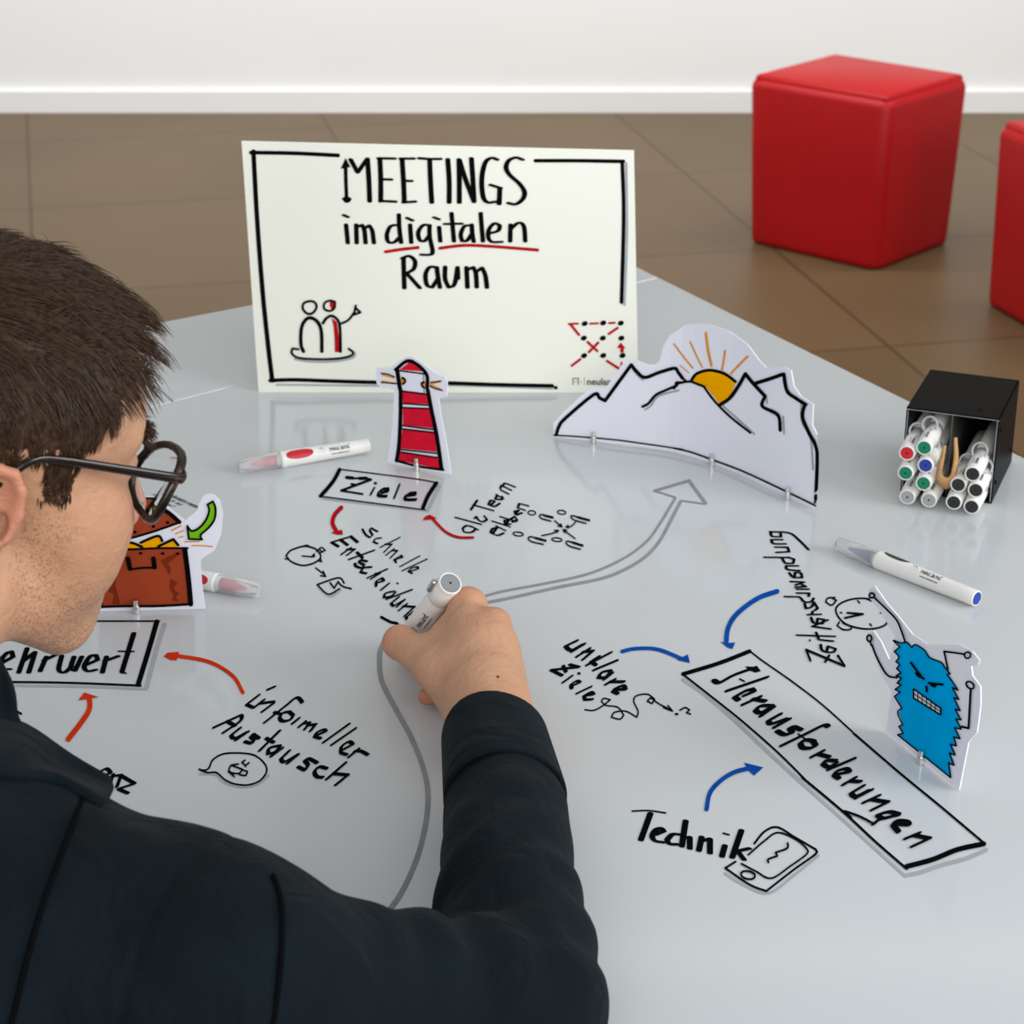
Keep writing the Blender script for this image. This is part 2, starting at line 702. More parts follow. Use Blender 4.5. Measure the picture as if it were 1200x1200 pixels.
# box and word: Ziele
ink(1).st('D', '110,268 400,302 825,352', 2.2).st('D', '932,180 890,260 848,352', 4.5).build('drawn_shadow', M_SHADE, TOP, 'gray shadow line of the Ziele frame')
ink(2).st('D', '235,62 500,95 780,132 920,158', 1.5).st('D', '228,64 180,150 95,250', 4.6).st('D', '95,252 350,285 600,318 830,348', 1.6).st('D', '908,160 850,250 815,332', 4.8).build('drawn_frame', M_BLACK, TOP, 'black frame around the word Ziele')
nb = (3.9, 2.2, -55)
ink(2).st('D', '282,119 330,125 395,122 445,132|310,165 345,170|238,212 390,236', 2.4).st('D', '278,119 320,123|370,126 415,124', 4).st('D', '448,134 240,212', 3.0).st('D', '470,195 447,238|520,228 570,215 568,198 530,203 500,228 505,248 558,252|648,172 612,262|690,250 762,240 760,228 720,232 685,258 695,275 765,276', 3, nb).dot('D', 480, 160, 13, 9).build('handwritten_word', M_BLACK, TOP, 'black handwritten word Ziele')
ink(3).st('D', '240,332 195,380 178,440 205,498', 5).poly('D', '165,508 245,487 252,522 210,522').build('drawn_arrow', M_RED, TOP, 'short red arrow bending down from the Ziele frame')
ink(3).st('D', '1165,543 1060,540 970,500 885,415', 3.3).poly('D', '812,422 830,395 862,382 912,408 875,415').build('drawn_arrow', M_RED, TOP, 'red arrow curving up to the Ziele frame')

# schnelle Entscheidung
nb = (2.6, 1.4, 150)
ink(2).st('E', '735,140 690,115 680,130 700,165 680,182 650,160 628,122|760,185 722,190 705,212 735,225|890,182 755,250|790,228 835,230 780,285|850,262 795,305|835,272 875,275 825,325|850,338 910,322 900,308 855,335 865,358|1030,312 895,385|1080,335 910,415|968,418 1022,402 1012,388 974,398 952,418 978,434', 2, nb).build('handwritten_word', M_BLACK, TOP, 'black handwritten word schnelle')
nb = (3.6, 1.8, 150)
ink(2).st('E', '410,215 545,175|545,172 595,215|470,195 525,235|412,215 460,245|545,255 480,300|520,265 575,265 520,305|710,272 535,335|590,285 630,325|660,350 615,340 605,355 640,375 625,395 585,385 575,365|690,390 640,395 615,425 655,435|800,405 665,465|720,435 750,435 690,472|725,502 780,487 765,467 727,490 725,525|815,505 760,550|850,560 790,575 780,605 830,595 860,568|975,550 800,615|885,600 830,645 845,665 925,620|925,620 870,670|940,650 885,695|915,665 995,670 925,735|985,705 935,745 950,765', 2, nb).dot('E', 875, 505, 9, 6).build('handwritten_word', M_BLACK, TOP, 'black handwritten word Entscheidung running under the hand')
ink(2).st('E', '762,742 825,775 880,800 860,920 848,1030', 3.4).build('handwritten_word', M_BLACK, TOP, 'tail of the last letter running under the thumb')
ink(2).st('E', '205,245 125,272 92,310 130,352 210,378 290,360 335,320 310,270 260,248', 2, closed=True).st('E', '305,280 340,252 368,272 330,290|325,265 350,285|215,242 240,236 258,248|318,345 342,352 335,332|85,330 105,335|205,312 282,318|270,318 292,296', 1.6).dot('E', 285, 312, 12, 10).build('drawn_stopwatch', M_BLACK, TOP, 'small line drawing of a stopwatch')
ink(2).st('E', '300,395 368,448|352,418 370,455 335,450', 1.8).build('drawn_arrow', M_BLACK, TOP, 'tiny black arrow from stopwatch to tick box')
ink(1).st('E', '322,535 400,595 475,552', 2.6).build('drawn_shadow', M_SHADE, TOP)
ink(2).st('E', '312,512 460,465 500,502|312,515 388,580 468,542', 2).st('E', '402,500 430,538 458,492|458,495 490,525 550,542', 2.0).build('drawn_tick_box', M_BLACK, TOP, 'small ticked box drawing')

# als Team erleben
nb = (2.7, 1.7, 20)
ink(2).st('F', '150,450 110,442 82,464 95,492 150,494 182,470|146,446 200,474|25,378 225,432|175,385 190,372 208,400 240,412 272,395 252,368|145,318 195,245|165,280 322,325|300,285 332,252 302,245 282,278 330,292 372,268|348,212 335,235 385,240 392,215|345,200 400,232|382,165 440,195|375,152 385,128 460,165|400,125 415,112 490,140', 2, nb).build('handwritten_word', M_BLACK, TOP, 'black handwritten words als Team')
ink(2).st('F', '318,502 350,458 312,468 300,498 355,518 402,500|345,445 415,480|350,455 335,470|315,408 450,450|420,432 442,398 408,402 412,432 455,430|375,372 500,410|455,392 488,372 508,398 470,415|490,352 520,322 485,332 500,360 545,342|510,302 568,322|515,292 525,270 595,288', 2, (2.8, 1.6, 20)).build('handwritten_word', M_BLACK, TOP, 'black handwritten word erleben')
g = ink(2)
for x, y, rx, ry in ((622, 342, 30, 16), (855, 338, 32, 15), (515, 508, 40, 15), (818, 552, 40, 14)):
    g.ring('F', x, y, rx, ry, 1.5, 6)
for s in ('785,380 700,356 680,368 700,388 770,408', '1070,402 940,365 930,382 960,402 1045,425', '730,562 615,530 592,545 620,568 712,590', '1018,600 905,565 888,580 920,605 1002,628'):
    g.st('F', s, 1.6)
for s in ('785,380 720,364', '1070,402 980,378', '730,562 650,540', '1018,600 940,575'):
    g.st('F', s, 2.6)
g.st('F', '800,405 856,452|825,445 858,454 848,430|965,415 930,448 890,455|905,440 888,456 912,460|700,522 780,505 830,482|800,480 832,482 815,498|960,545 868,476|895,480 866,474 880,500', 1.5)
g.build('drawn_team', M_BLACK, TOP, 'line drawing of four figures with arrows meeting between them')

# long gray curved arrow
ink(1).st('G', '40,613 95,600 200,572 400,535 600,490 760,420 870,340 930,260 985,170 1005,135', 3.0).st('G', '50,640 110,628 250,600 450,555 650,515 760,475 860,415 930,340 985,240 1030,152', 3.4).st('G', '908,102 1070,54', 2.8).st('G', '1070,54 1100,95 1148,160', 3.6).st('G', '1148,164 1035,148|908,102 1005,132', 1.7).build('drawn_arrow', M_GRAY, TOP, 'long double gray arrow curving to the mountain cutout')
ink(1).st('U', '130,150 92,205 85,260 95,340 150,450 210,560 255,670 278,770 275,880 250,1000 215,1100 165,1200 90,1300 20,1370', 6.4).build('drawn_line', M_GRAY, TOP, 'broad gray marker line running down from the hand')

# Mehrwert
ink(1).st('H', '770,90 735,200 686,385', 5.6).st('H', '0,374 400,380 685,392', 3).build('drawn_shadow', M_SHADE, TOP, 'gray shadow line of the Mehrwert frame')
ink(2).st('H', '100,70 470,73 748,73', 2).st('H', '735,77 700,200 648,370', 6.2).st('H', '-60,358 300,362 660,376', 2.6).build('drawn_frame', M_BLACK, TOP, 'black frame around the word Mehrwert')
nb = (5.6, 2.4, 0)
ink(2).st('H', '8,270 62,240 55,215 30,225 5,262 15,300 48,298|128,200 88,315|108,262 165,218 135,315|218,240 188,308|205,258 265,230|290,235 276,300 302,314 338,285|348,240 328,298 352,306 384,240|402,280 458,255 450,232 422,240 395,285 410,308 450,302|500,240 480,315|490,262 555,238|628,130 572,312', 3, nb).st('H', '555,215 628,216|565,315 592,318', 1.7).build('handwritten_word', M_BLACK, TOP, 'black handwritten word Mehrwert partly behind the chin')
ink(3).st('H', '320,628 380,550 418,490 420,440', 6).poly('H', '368,445 395,408 462,430').build('drawn_arrow', M_ORANGE, TOP, 'orange arrow pointing up at the Mehrwert frame')
ink(3).st('H', '1138,408 1090,330 980,265 830,236', 4.4).poly('H', '768,240 785,222 840,218 828,258 800,256').build('drawn_arrow', M_ORANGE, TOP, 'orange arrow curving left to the Mehrwert frame')
ink(2).st('H', '470,778 500,765 520,785 480,800|530,792 518,830|525,800 568,795 548,850|572,800 632,835 555,860 600,880', 4, (5, 2.4, 150)).build('handwritten_word', M_BLACK, TOP, 'end of a black handwritten word beyond the collar')
ink(2).st('H', '30,488 66,490 100,508', 2.5).build('handwritten_word', M_BLACK, TOP, 'last stroke of a word beside the collar')

# informeller Austausch
nb = (5.0, 2.3, 148)
ink(2).st('I', '490,96 530,80|435,130 360,188 395,205|465,160 405,207|440,182 525,170|525,180 455,232|700,175 680,150 655,150 600,195 470,298|530,235 560,245|620,232 582,240 562,268 580,290 625,282 645,255 620,232|680,272 640,305|720,292 680,325|705,305 745,300 715,340|740,315 782,310 750,350|785,378 845,352 830,342 790,360 775,385 812,396|985,308 830,420|1025,335 880,435|935,472 1010,432 985,416 940,447 937,485 972,496|1045,460 985,510|1020,475 1060,475 1100,496', 2, nb).build('handwritten_word', M_BLACK, TOP, 'black handwritten word informeller')
nb = (5.3, 2.5, 148)
ink(2).st('I', '322,254 160,328|330,256 320,290 218,360|240,290 290,318|320,332 265,376 285,395 355,360|368,355 295,405|435,395 400,370 385,385 405,405 390,425 350,415|560,350 440,470|480,395 525,420|560,440 500,455 490,490 530,480 565,445|578,455 510,505|620,472 570,520 590,540 670,495|675,495 610,548|790,545 740,520 715,532 735,560 715,590 675,570|850,580 805,570 775,600 790,630 825,635|965,545 850,645|890,612 980,620 905,680', 2, nb).build('handwritten_word', M_BLACK, TOP, 'black handwritten word Austausch')
ink(1).st('I', '75,612 170,617 225,665 330,692 430,672 495,620', 2.8).build('drawn_shadow', M_SHADE, TOP)
ink(2).st('I', '70,585 105,590 130,575 155,525 220,490 320,485 410,500 470,550 482,600 440,655 370,680 290,675 230,650 175,605 120,605 70,585', 2.1).st('I', '310,553 265,562 250,595 280,613|265,560 335,585 315,610 275,608|332,588 365,598 355,622 318,618|250,600 285,630|350,530 332,543 348,557|375,546 360,556 352,568', 2.0).build('drawn_speech_bubble', M_BLACK, TOP, 'speech bubble drawing with a steaming cup')

# unklare Ziele
nb = (5.2, 2.6, 150)
ink(2).st('J', '155,305 97,333 125,353 180,325|192,322 130,360|218,345 155,385|185,362 235,357 185,400|325,365 205,428|265,385 240,400|225,410 250,428|355,405 240,453|322,455 280,465 262,490 295,490 325,460|332,468 292,500|345,500 300,525|320,512 390,512|345,552 400,550 388,532 350,545 335,560 360,572', 2, nb).build('handwritten_word', M_BLACK, TOP, 'black handwritten word unklare')
ink(2).st('J', '118,425 165,438|165,438 30,452|25,452 80,480|85,432 100,462|130,482 85,515|130,532 170,515 155,507 125,527 130,545|225,537 155,570|195,582 240,575 225,564 190,582 195,602 232,600', 2, (4.6, 2.2, 150)).dot('J', 165, 470, 9, 7).build('handwritten_word', M_BLACK, TOP, 'black handwritten word Ziele beside a scribble')
ink(2).st('J', '195,652 240,655 285,632 322,602 290,595 278,610 300,630 360,640 390,680 370,700 328,690 345,665 400,660 455,690 462,660 440,610 455,582 510,575 545,600 532,622 508,610 525,592 570,625 630,655|590,642 635,660 612,632', 1.8).st('J', '672,655 700,642 720,655 705,668 725,675', 1.8).dot('J', 655, 675, 10, 6).build('drawn_scribble', M_BLACK, TOP, 'looping scribble line ending in a question mark')
ink(3).st('J', '382,360 450,346 560,350 680,396', 4.4).poly('J', '655,402 712,375 722,418').build('drawn_arrow', M_BLUE, TOP, 'blue arrow pointing right at the Herausforderungen frame')
ink(3).st('J', '1160,58 1060,95 960,170 915,240 904,315', 5.6).poly('J', '875,310 905,318 950,315 935,348 910,340').build('drawn_arrow', M_BLUE, TOP, 'blue arrow curving down to the Herausforderungen frame')

# Herausforderungen
ink(1).st('K', '60,325 200,422 400,592 600,782 850,1012', 4.6).st('L', '-20,287 200,482 400,662 632,872', 3.8).st('L', '632,868 720,850 850,805 1000,765 1125,712', 4.8).build('drawn_shadow', M_SHADE, TOP, 'gray shadow line of the Herausforderungen frame')
ink(2).st('K', '505,135 300,215 60,288', 4.8).st('K', '515,140 600,205 800,345 1000,500 1195,676', 2.1).st('L', '315,0 600,245 850,450 1105,665', 2.8).st('K', '65,295 250,440 450,600 700,820 910,1029', 2.5).st('L', '0,270 250,480 450,665 640,830', 3).st('L', '640,815 800,772 950,712 1110,677', 6).build('drawn_frame', M_BLACK, TOP, 'black frame around the word Herausforderungen')
nb = (7.0, 3.1, 155)
ink(2).st('K', '270,332 305,345 400,295 540,245|620,310 355,400|520,392 480,400 405,442 430,462|520,388 535,405 470,432|575,440 462,492|530,455 608,470|655,500 580,502 545,530 575,548 645,512|665,510 582,568|710,557 630,602 650,622 745,590|770,590 672,645|850,662 800,642 772,652 792,680 740,695 690,670|1030,640 1000,632 880,690 720,768', 3, nb).st('K', '440,322 470,338|830,690 880,725', 2).st('K', '935,738 880,730 845,752 860,782 910,786 948,768 930,738', 3, nb).poly('K', '475,236 560,240 582,268 545,278 500,262').dot('K', 272, 335, 24, 15).st('L', '128,108 58,145|95,127 165,145|205,168 150,167 127,187 160,207 210,182|318,155 162,222|215,252 290,237 270,217 215,232 195,257 225,277|325,272 252,315|290,293 355,297|375,322 300,367 325,387 400,352|425,347 330,397|470,382 377,425|430,407 525,422 427,470|590,495 530,482 460,502 500,522 590,497|590,502 480,527 437,557|570,557 655,562 640,542 580,537 555,562 590,605|715,612 632,647|690,627 780,645 672,695', 3, (6.6, 3.0, 152)).st('L', '437,555 350,510 258,478 300,520', 2.8).build('handwritten_word', M_BLACK, TOP, 'black handwritten word Herausforderungen')

# Technik
nb = (6.6, 3.0, 10)
ink(2).st('M', '55,355 150,352 250,366', 2).st('M', '162,368 105,525|190,492 240,472 225,455 190,468 172,505 190,530 235,538|330,492 290,492 258,525 275,548 318,550|368,412 345,562|355,512 392,508 392,575|462,507 445,588|455,532 510,518 510,602|598,557 580,622|695,468 640,628|740,575 672,590 710,640', 3, nb).st('M', '588,485 622,495', 2).build('handwritten_word', M_BLACK, TOP, 'black handwritten word Technik')
ink(3).st('M', '490,345 510,250 570,180 650,130 740,105', 5.2).poly('M', '710,72 822,100 768,148 735,118').build('drawn_arrow', M_BLUE, TOP, 'blue arrow curving up from the word Technik')
ink(1).st('M', '1145,615 1000,732 850,835 700,782 600,720', 3.4).build('drawn_shadow', M_SHADE, TOP)
ink(2).st('M', '770,545 830,475 905,450 1010,510 1130,580|1130,582 1128,608 1000,700 840,825|840,825 740,785 600,690 660,652', 2.6).st('M', '735,612 830,530 908,482 1010,520 1075,575 1075,610 980,680 870,750 780,710 695,665', 2.2).ring('M', 733, 732, 42, 23, 2.4, 12).st('M', '965,545 962,575 895,600 905,620 852,640 852,658', 2.4).build('drawn_phone', M_BLACK, TOP, 'line drawing of a smartphone beside the word Technik')

# Zeitverschwendung
nb = (3.2, 1.9, 0)
ink(2).st('N', '450,230 380,160 300,100 150,90|155,95 165,125 235,130 232,105|245,152 160,152 175,182 270,185|285,212 190,210|200,252 298,247 288,215|105,290 290,292|245,300 270,335 330,337 338,305 290,290|368,357 275,357 285,385 380,395|300,412 330,445 400,450 388,412 345,410 340,450|310,480 415,485 350,508|350,525 430,520 400,505|360,540 450,540|265,598 380,600|360,570 455,572 452,595|390,610 420,640 470,638 490,612|420,655 430,692 472,680 492,642 522,690 500,706|445,740 545,737|475,737 482,715|470,762 490,802 560,810 572,778 522,770 515,805|600,782 480,832 622,852|360,900 655,910|510,880 528,930|540,937 642,947|545,975 560,1022 640,1035 662,1007 602,987 590,1030', 2, nb).st('N', '465,1100 432,1015 732,1142 680,1062|612,1060 580,1110', 2.8).dot('N', 460, 942, 8).build('handwritten_word', M_BLACK, TOP, 'black handwritten word Zeitverschwendung')
ink(2).st('N', '940,630 900,612 800,615 710,645 665,690 680,750 740,810 850,845 960,848 1040,825 1070,790 1066,775', 2.2).st('N', '1066,780 1095,830|930,605 915,622|835,630 850,648|698,722 710,724|1012,725 1028,725|930,810 942,826', 1.8).st('N', '655,605 600,610 585,640 630,665 668,627 640,612|690,797 675,825 720,855 775,855 790,835 720,805', 2).st('N', '735,765 875,735 755,725', 2.6).build('drawn_alarm_clock', M_BLACK, TOP, 'line drawing of an alarm clock with two bells')

# small printed note on the table beside the treasure chest
v2, f2 = [], []
p0, p1, p2_ = at(197, 578)[:2], at(231, 593)[:2], at(194, 587)[:2]
eu = (p1 - p0)
lu = np.linalg.norm(eu)
eu = eu / lu
ev = np.array([eu[1], -eu[0]])
g = ink(2)
for k in range(5):
    s = 0.004 + k * 0.0075
    tv, tf = text_mesh(('Moderation material', 'Tel. 0 66 59 - 88 0', 'Am Kreuzacker 7', 'info shop', 'www')[k], 0.006 if k else 0.009)
    i = len(g.v)
    for x, y in tv:
        q = p0 + eu * x * 0.75 + ev * (s - y)
        g.v.append(np.array([q[0], q[1], TZ + 0.0004]))
    g.f.extend([tuple(i + n for n in q) for q in tf])
g.build('printed_note', M_PRINT, TOP, 'small block of printed text on the table beside the chest cutout')


# ---------------------------------------------------------------- title board
BL, BR = at(303, 459.5), at(748, 460.5)
bex = (BR - BL) / np.linalg.norm(BR - BL)
bn = np.array([-bex[1], bex[0], 0])
LEAN = math.radians(11)
bup = np.array([0, 0, 1]) * math.cos(LEAN) + bn * math.sin(LEAN)
bnorm = np.cross(bex, bup)
if bnorm @ (CAM - BL) < 0:
    bnorm = -bnorm
BRD = Plane(BL + np.array([0, 0, 0.001]), bex, bup, bnorm)
board = thing('title_board', 'large cream title board reading MEETINGS im digitalen Raum, standing on the table', 'sign', tuple(BL))


def reparent(o, p):
    o.parent = p
    o.matrix_parent_inverse = Matrix.Translation(p.location).inverted() if p.rotation_euler[2] == 0 else p.matrix_basis.inverted()
    return o


def BI(layer=1):
    return Ink(BRD, 0.00025 * layer)


def board_part(o):
    return reparent(o, board)


panel = board_part(slab('panel', BRD, [(283, 165), (743, 176), (748, 460.3), (303, 459.7)], 0.004, M_BOARD, None, smooth=False))
bm = bmesh.new()
mid = BL + bex * 0.21
foot = mid + bn * 0.13
topp = mid + bup * 0.17 - bnorm * 0.006
tube(bm, [foot + np.array([0, 0, 0.0046]), topp], 0.004, 8)
tube(bm, [foot + np.array([0, 0, 0.0046]) - bex * 0.05, foot + np.array([0, 0, 0.0046]) + bex * 0.05], 0.004, 8)
board_part(from_bm('rear_strut', bm, M_STEEL, None, True))
# frame
board_part(BI(1).st('T', '130,722 420,725|610,723 905,733', 2.6).st('T', '1113,100 1115,300 1108,497', 3.2).build('drawn_shadow', M_SHADE, None))
board_part(BI(2).st('T', '858,92 980,92 1105,94', 4.6).st('T', '1102,94 1106,250 1100,490', 4.4).build('drawn_frame', M_BLACK, None, 'upper right corner of the frame line'))
board_part(BI(2).st('T', '58,69 180,71 303,77', 4.8).st('T', '65,66 75,250 90,450 105,600 118,710', 5.4).st('T', '112,710 180,708 300,712 450,716 600,717 760,722 905,725', 4.6)  .dot('T', 915, 730, 6, 5).build('drawn_frame', M_BLACK, None, 'broken black frame line around the title'))
nb = (5.4, 3.1, 0)
board_part(BI(2).st('A', '72,150 74,250 78,350', 4.4).poly('A', '72,120 100,172 44,182').poly('A', '50,348 78,335 108,348 96,368 70,372', True)
           .st('A', '100,128 140,202 195,124|195,124 203,240 208,365|265,125 270,240 270,365|258,122 348,124|275,240 328,242|268,362 352,366|390,125 398,250 403,370|382,124 455,124|400,248 442,250|398,370 462,366|487,122 545,126 605,126|545,130 550,250 557,372|647,127 655,250 655,372|710,128 712,250 712,372|712,130 750,250 795,368|780,122 788,240 795,368|925,130 895,120 862,140 843,200 838,270 848,345 872,370 905,368 930,365|888,272 945,290|940,290 936,380|1068,130 1030,118 990,135 975,175 995,215 1050,265 1078,310 1070,350 1030,380 988,374', 4, nb).build('lettering', M_BLACK, None, 'black hand lettering MEETINGS'))
board_part(BI(2).st('A', '75,495 85,600|62,442 85,452|132,495 135,600|135,510 165,497 178,530 185,600|182,515 205,500 222,530 232,600|362,498 325,505 305,550 312,592 345,595 372,570|372,438 375,520 385,598|435,495 442,598|418,458 448,472|545,500 510,498 482,535 488,580 515,588 540,560|545,498 545,560 562,650 540,665 498,664|598,508 605,590|570,455 597,465|668,430 675,510 682,590|630,492 725,490|770,500 740,505 720,550 728,588 755,585 780,550|782,495 785,545 793,592|832,430 838,510 845,590|880,545 930,530 940,500 910,488 880,520 875,565 895,592 950,592|1000,495 998,590|1000,520 1045,485 1075,505 1083,590', 3.5, (4.9, 2.9, 0)).build('lettering', M_BLACK, None, 'black hand lettering im digitalen'))
board_part(BI(2).st('A', '398,680 400,760 403,853|390,685 430,672 462,700 455,745 412,770|415,768 490,852|580,735 545,735 522,775 530,835 560,848 590,800|585,735 592,790 603,850|632,732 632,800 652,848 685,830 702,735|702,735 705,800|752,735 758,850|757,750 790,735 805,770 810,848|808,760 840,738 858,780 868,850', 3.5, (5.1, 3.1, 0)).build('lettering', M_BLACK, None, 'black hand lettering Raum'))
board_part(BI(3).st('A', '602,628 740,612 900,618 1152,638', 3.8).build('underline', M_RED, None, 'long red underline'))
board_part(BI(3).st('A', '297,648 390,634 480,624', 3.8).build('underline', M_RED, None, 'short red underline'))
board_part(BI(1).st('B', '395,545 500,562 680,560 800,535 818,505', 2.8).build('drawn_shadow', M_SHADE, None))
board_part(BI(2).poly('B', '640,140 672,138 676,185 655,200 638,172').build('red_fill', M_RED, None, 'red half of a head'))
board_part(BI(2).poly('B', '650,255 690,285 705,400 708,495 675,497 672,400 665,310').build('red_fill', M_RED, None, 'red filling of the right figure'))
board_part(BI(3).st('B', '500,137 457,152 450,190 480,224 520,220 546,180 535,147', 3, closed=True).st('B', '640,133 602,152 602,192 640,206 672,185 676,142', 2.8, closed=True).st('B', '455,490 437,440 440,330 470,268 510,255 555,285 580,350 584,490', 4.2).st('B', '592,292 615,258 655,240 698,275 712,340 715,492', 3.4).st('B', '718,295 770,270 808,222|822,168 810,232 855,215 825,188', 2.8).st('B', '418,475 378,470 372,502 420,535 560,545 700,540 790,520 805,495 774,472', 2.8).build('drawn_people', M_BLACK, None, 'line drawing of two people on a disc'))
g = BI(2)
for x, y in ((452, 192), (668, 184), (875, 186), (442, 362), (665, 362), (882, 362), (445, 568), (670, 566), (895, 566)):
    g.dot('C', x, y, 37, 29, -22)
board_part(g.build('drawn_dots', M_BLACK, None, 'nine black dots'))
board_part(BI(3).st('C', '268,196 372,192|518,192 606,188|738,186 803,182', 2.6).st('C', '292,208 385,322|735,312 838,242|488,408 600,512|503,525 610,415|302,685 400,610|715,630 880,735', 3).st('C', '890,470 890,515', 4).st('C', '885,650 888,700', 2.4).poly('C', '875,412 932,482 830,476').build('drawn_dashes', M_RED, None, 'red dashed lines joining the dots'))
u0, v0 = BRD.uv(671, 450.8)
u1, v1 = BRD.uv(671, 442.8)
v2, f2 = logo_2d(v1 - v0, False)
me = mesh('maker_logo', [BRD.to3(u0 + x, v0 + y, 0.0005) for x, y in v2], f2)
board_part(link('maker_logo', me, M_LOGO, None, label='small brown printed maker logo'))


# ---------------------------------------------------------------- card cutouts
M_MAG = mat('nickel', (0.72, 0.71, 0.69, 1), rough=0.25, metal=1)


class Cutout:
    def __init__(s, name, label, base_px, outline, smooth=True, cuts=0, group='hand drawn card cutouts'):
        base = [at(*p) for p in base_px]
        s.wall = Wall(base)
        s.root = thing(name, label, 'card cutout', tuple(base[len(base) // 2]), group)
        s.add(slab('card', s.wall, outline, 0.0012, M_PAPER, None, cuts=cuts, smooth=smooth))

    def add(s, o):
        return reparent(o, s.root)

    def ink(s, layer):
        return Ink(s.wall, 0.00025 * layer)

    def part(s, g, name, m, label):
        return s.add(g.build(name, m, None, label))

    def magnet(s, px, h=0.018):
        u, v = s.wall.uv(*px)
        P = s.wall.to3(u, 0, 0.0032)
        bm = bmesh.new()
        for r0, z0, z1 in ((0.0030, 0.0, h * 0.55), (0.0022, h * 0.55, h)):
            bmesh.ops.create_cone(bm, cap_ends=True, segments=20, radius1=r0, radius2=r0, depth=z1 - z0,
                                  matrix=Matrix.Translation((P[0], P[1], TZ + 0.0003 + (z0 + z1) / 2)))
        o = s.add(from_bm('magnet_foot', bm, M_MAG, None, False, 'small silver magnet foot'))
        return o


M_SUN = mat('yellow_ink', srgb(246, 170, 0), rough=0.6, spec=0.0, noise=(40, 0.03))
M_RAYI = mat('ochre_ink', srgb(226, 150, 50), rough=0.6, spec=0.0, noise=(90, 0.12))


def px(crop, s):
    return [tuple(p) for p in pts_of(crop, s)]


# mountains with the rising sun
base = spline([(648.7, 513), (697, 518.5), (740, 524), (790, 531), (836, 544.5), (870, 558), (910, 577), (962, 601)], step=5)
base = [tuple(p) for p in base[::2]] + [tuple(base[-1])]
outl = px('R', '65,1075 62,940 150,850 300,710 380,645 430,632 520,640 600,530 680,410 740,388 800,392 900,430 960,430 1000,390 1030,270 1090,170 1200,98') \
    + px('S', '60,55 130,48 210,52 320,90 430,170 500,265 540,305 640,298 685,320 700,410 740,470 815,520 810,640 870,770 882,840 855,1150') + [(p[0], p[1]) for p in base[-2:0:-1]]
mt = Cutout('mountain_cutout', 'white card cutout of black outlined mountains with an orange rising sun', base, outl, smooth=False, cuts=26)
for c_, q, w_ in (('R', '760,470 800,520 850,565', 2.2), ('R', '870,825 920,790 990,705 1165,655', 2.6), ('S', '290,530 380,610 470,692', 2.4), ('S', '540,470 545,510', 2.4), ('S', '525,540 610,590', 2.4), ('S', '640,590 645,690', 2.4), ('S', '745,520 750,620 800,720 815,900', 2.4), ('S', '650,400 670,450', 2.4)):
    mt.part(mt.ink(1).st(c_, q, w_), 'drawn_shading', M_SHADE, 'gray shading beside a ridge line')
mt.part(mt.ink(2).poly('S', '110,380 130,345 175,325 240,325 310,350 362,395 345,440 310,490 268,516 240,480 200,430 170,405'), 'drawn_sun', M_SUN, 'orange half sun')
mt.part(mt.ink(2).st('S', '0,165 60,245 110,305|95,152 130,230 165,300', 2).st('S', '187,100 200,200 220,292', 3).st('S', '300,205 292,260 282,315|432,238 385,285 335,338', 2.4).st('S', '35,290 60,310 88,335', 1.2), 'drawn_rays', M_RAYI, 'ochre sun rays')
for c_, q, w_ in (
        ('R', '90,1045 115,970 170,900 420,692 470,720 520,745 640,580 750,430 800,490 870,540 1000,495 1130,460 1160,490 1200,545', 4.2),
        ('R', '848,797 900,770 965,695 1060,650 1150,610 1148,585 1200,585', 3.2),
        ('S', '10,310 45,355 75,385 100,385 180,415', 3.0),
        ('S', '0,425 20,405 10,398 75,385', 3.0),
        ('S', '180,420 240,500 330,590 450,685', 2.8),
        ('S', '105,375 130,342 180,322 230,320 300,340 362,385', 3.6),
        ('S', '270,522 330,480 380,410 420,340', 4.4),
        ('S', '420,340 470,400 535,470', 4.4),
        ('S', '535,472 520,530 610,580 625,670', 4.0),
        ('S', '480,395 560,370 640,342', 4.4),
        ('S', '645,342 665,440 720,485 775,520', 4.4),
        ('S', '768,520 755,590 790,680 832,760 842,850 832,1105', 4.4),
        ('R', '70,1048 300,1062 600,1088 900,1128 1200,1172', 1.9),
        ('S', '0,775 100,798 240,848 400,908 600,1000 832,1112', 2.2),
):
    mt.part(mt.ink(3).st(c_, q, w_), 'ridge_line', M_BLACK, 'black mountain outline stroke')
for p in ((696.5, 515), (836.5, 545), (925.8, 581)):
    mt.magnet(p, 0.0125)

# lighthouse
lh = Cutout('lighthouse_cutout', 'small card cutout of a red striped lighthouse with yellow beams', [(453.7, 543.2), (528.8, 557.6)],
            px('P', '238,1012 262,850 285,650 292,520 300,402 190,385 150,350 143,260 155,218 262,216 340,160 405,122 450,130 540,185 600,235 650,270 712,292 736,340 735,455 665,472 680,600 720,800 768,1114'), smooth=False)
M_LRED = mat('crimson_ink', srgb(214, 28, 52), rough=0.6, spec=0.0, noise=(70, 0.1))
for q, lab in (('340,235 430,165 545,250', 'crimson roof'), ('362,412 570,435 590,520 368,508', None), ('368,545 605,560 622,720 368,690', None), ('365,725 630,755 650,915 345,885', None), ('338,915 655,962 680,1055 335,985', None)):
    lh.part(lh.ink(1).poly('P', q), 'red_fill', M_LRED, lab or 'crimson stripe')
lh.part(lh.ink(1).dot('P', 365, 325, 20, 24).dot('P', 545, 352, 16, 20).st('P', '200,275 295,300', 2.4).st('P', '195,330 310,345', 2.0).st('P', '600,350 680,330|600,362 680,398', 2.6), 'drawn_beams', M_RAYI, 'yellow beams and lamps')
lh.part(lh.ink(1).st('P', '540,275 545,425', 2), 'drawn_shading', M_SHADE, 'gray shading of the lantern room')
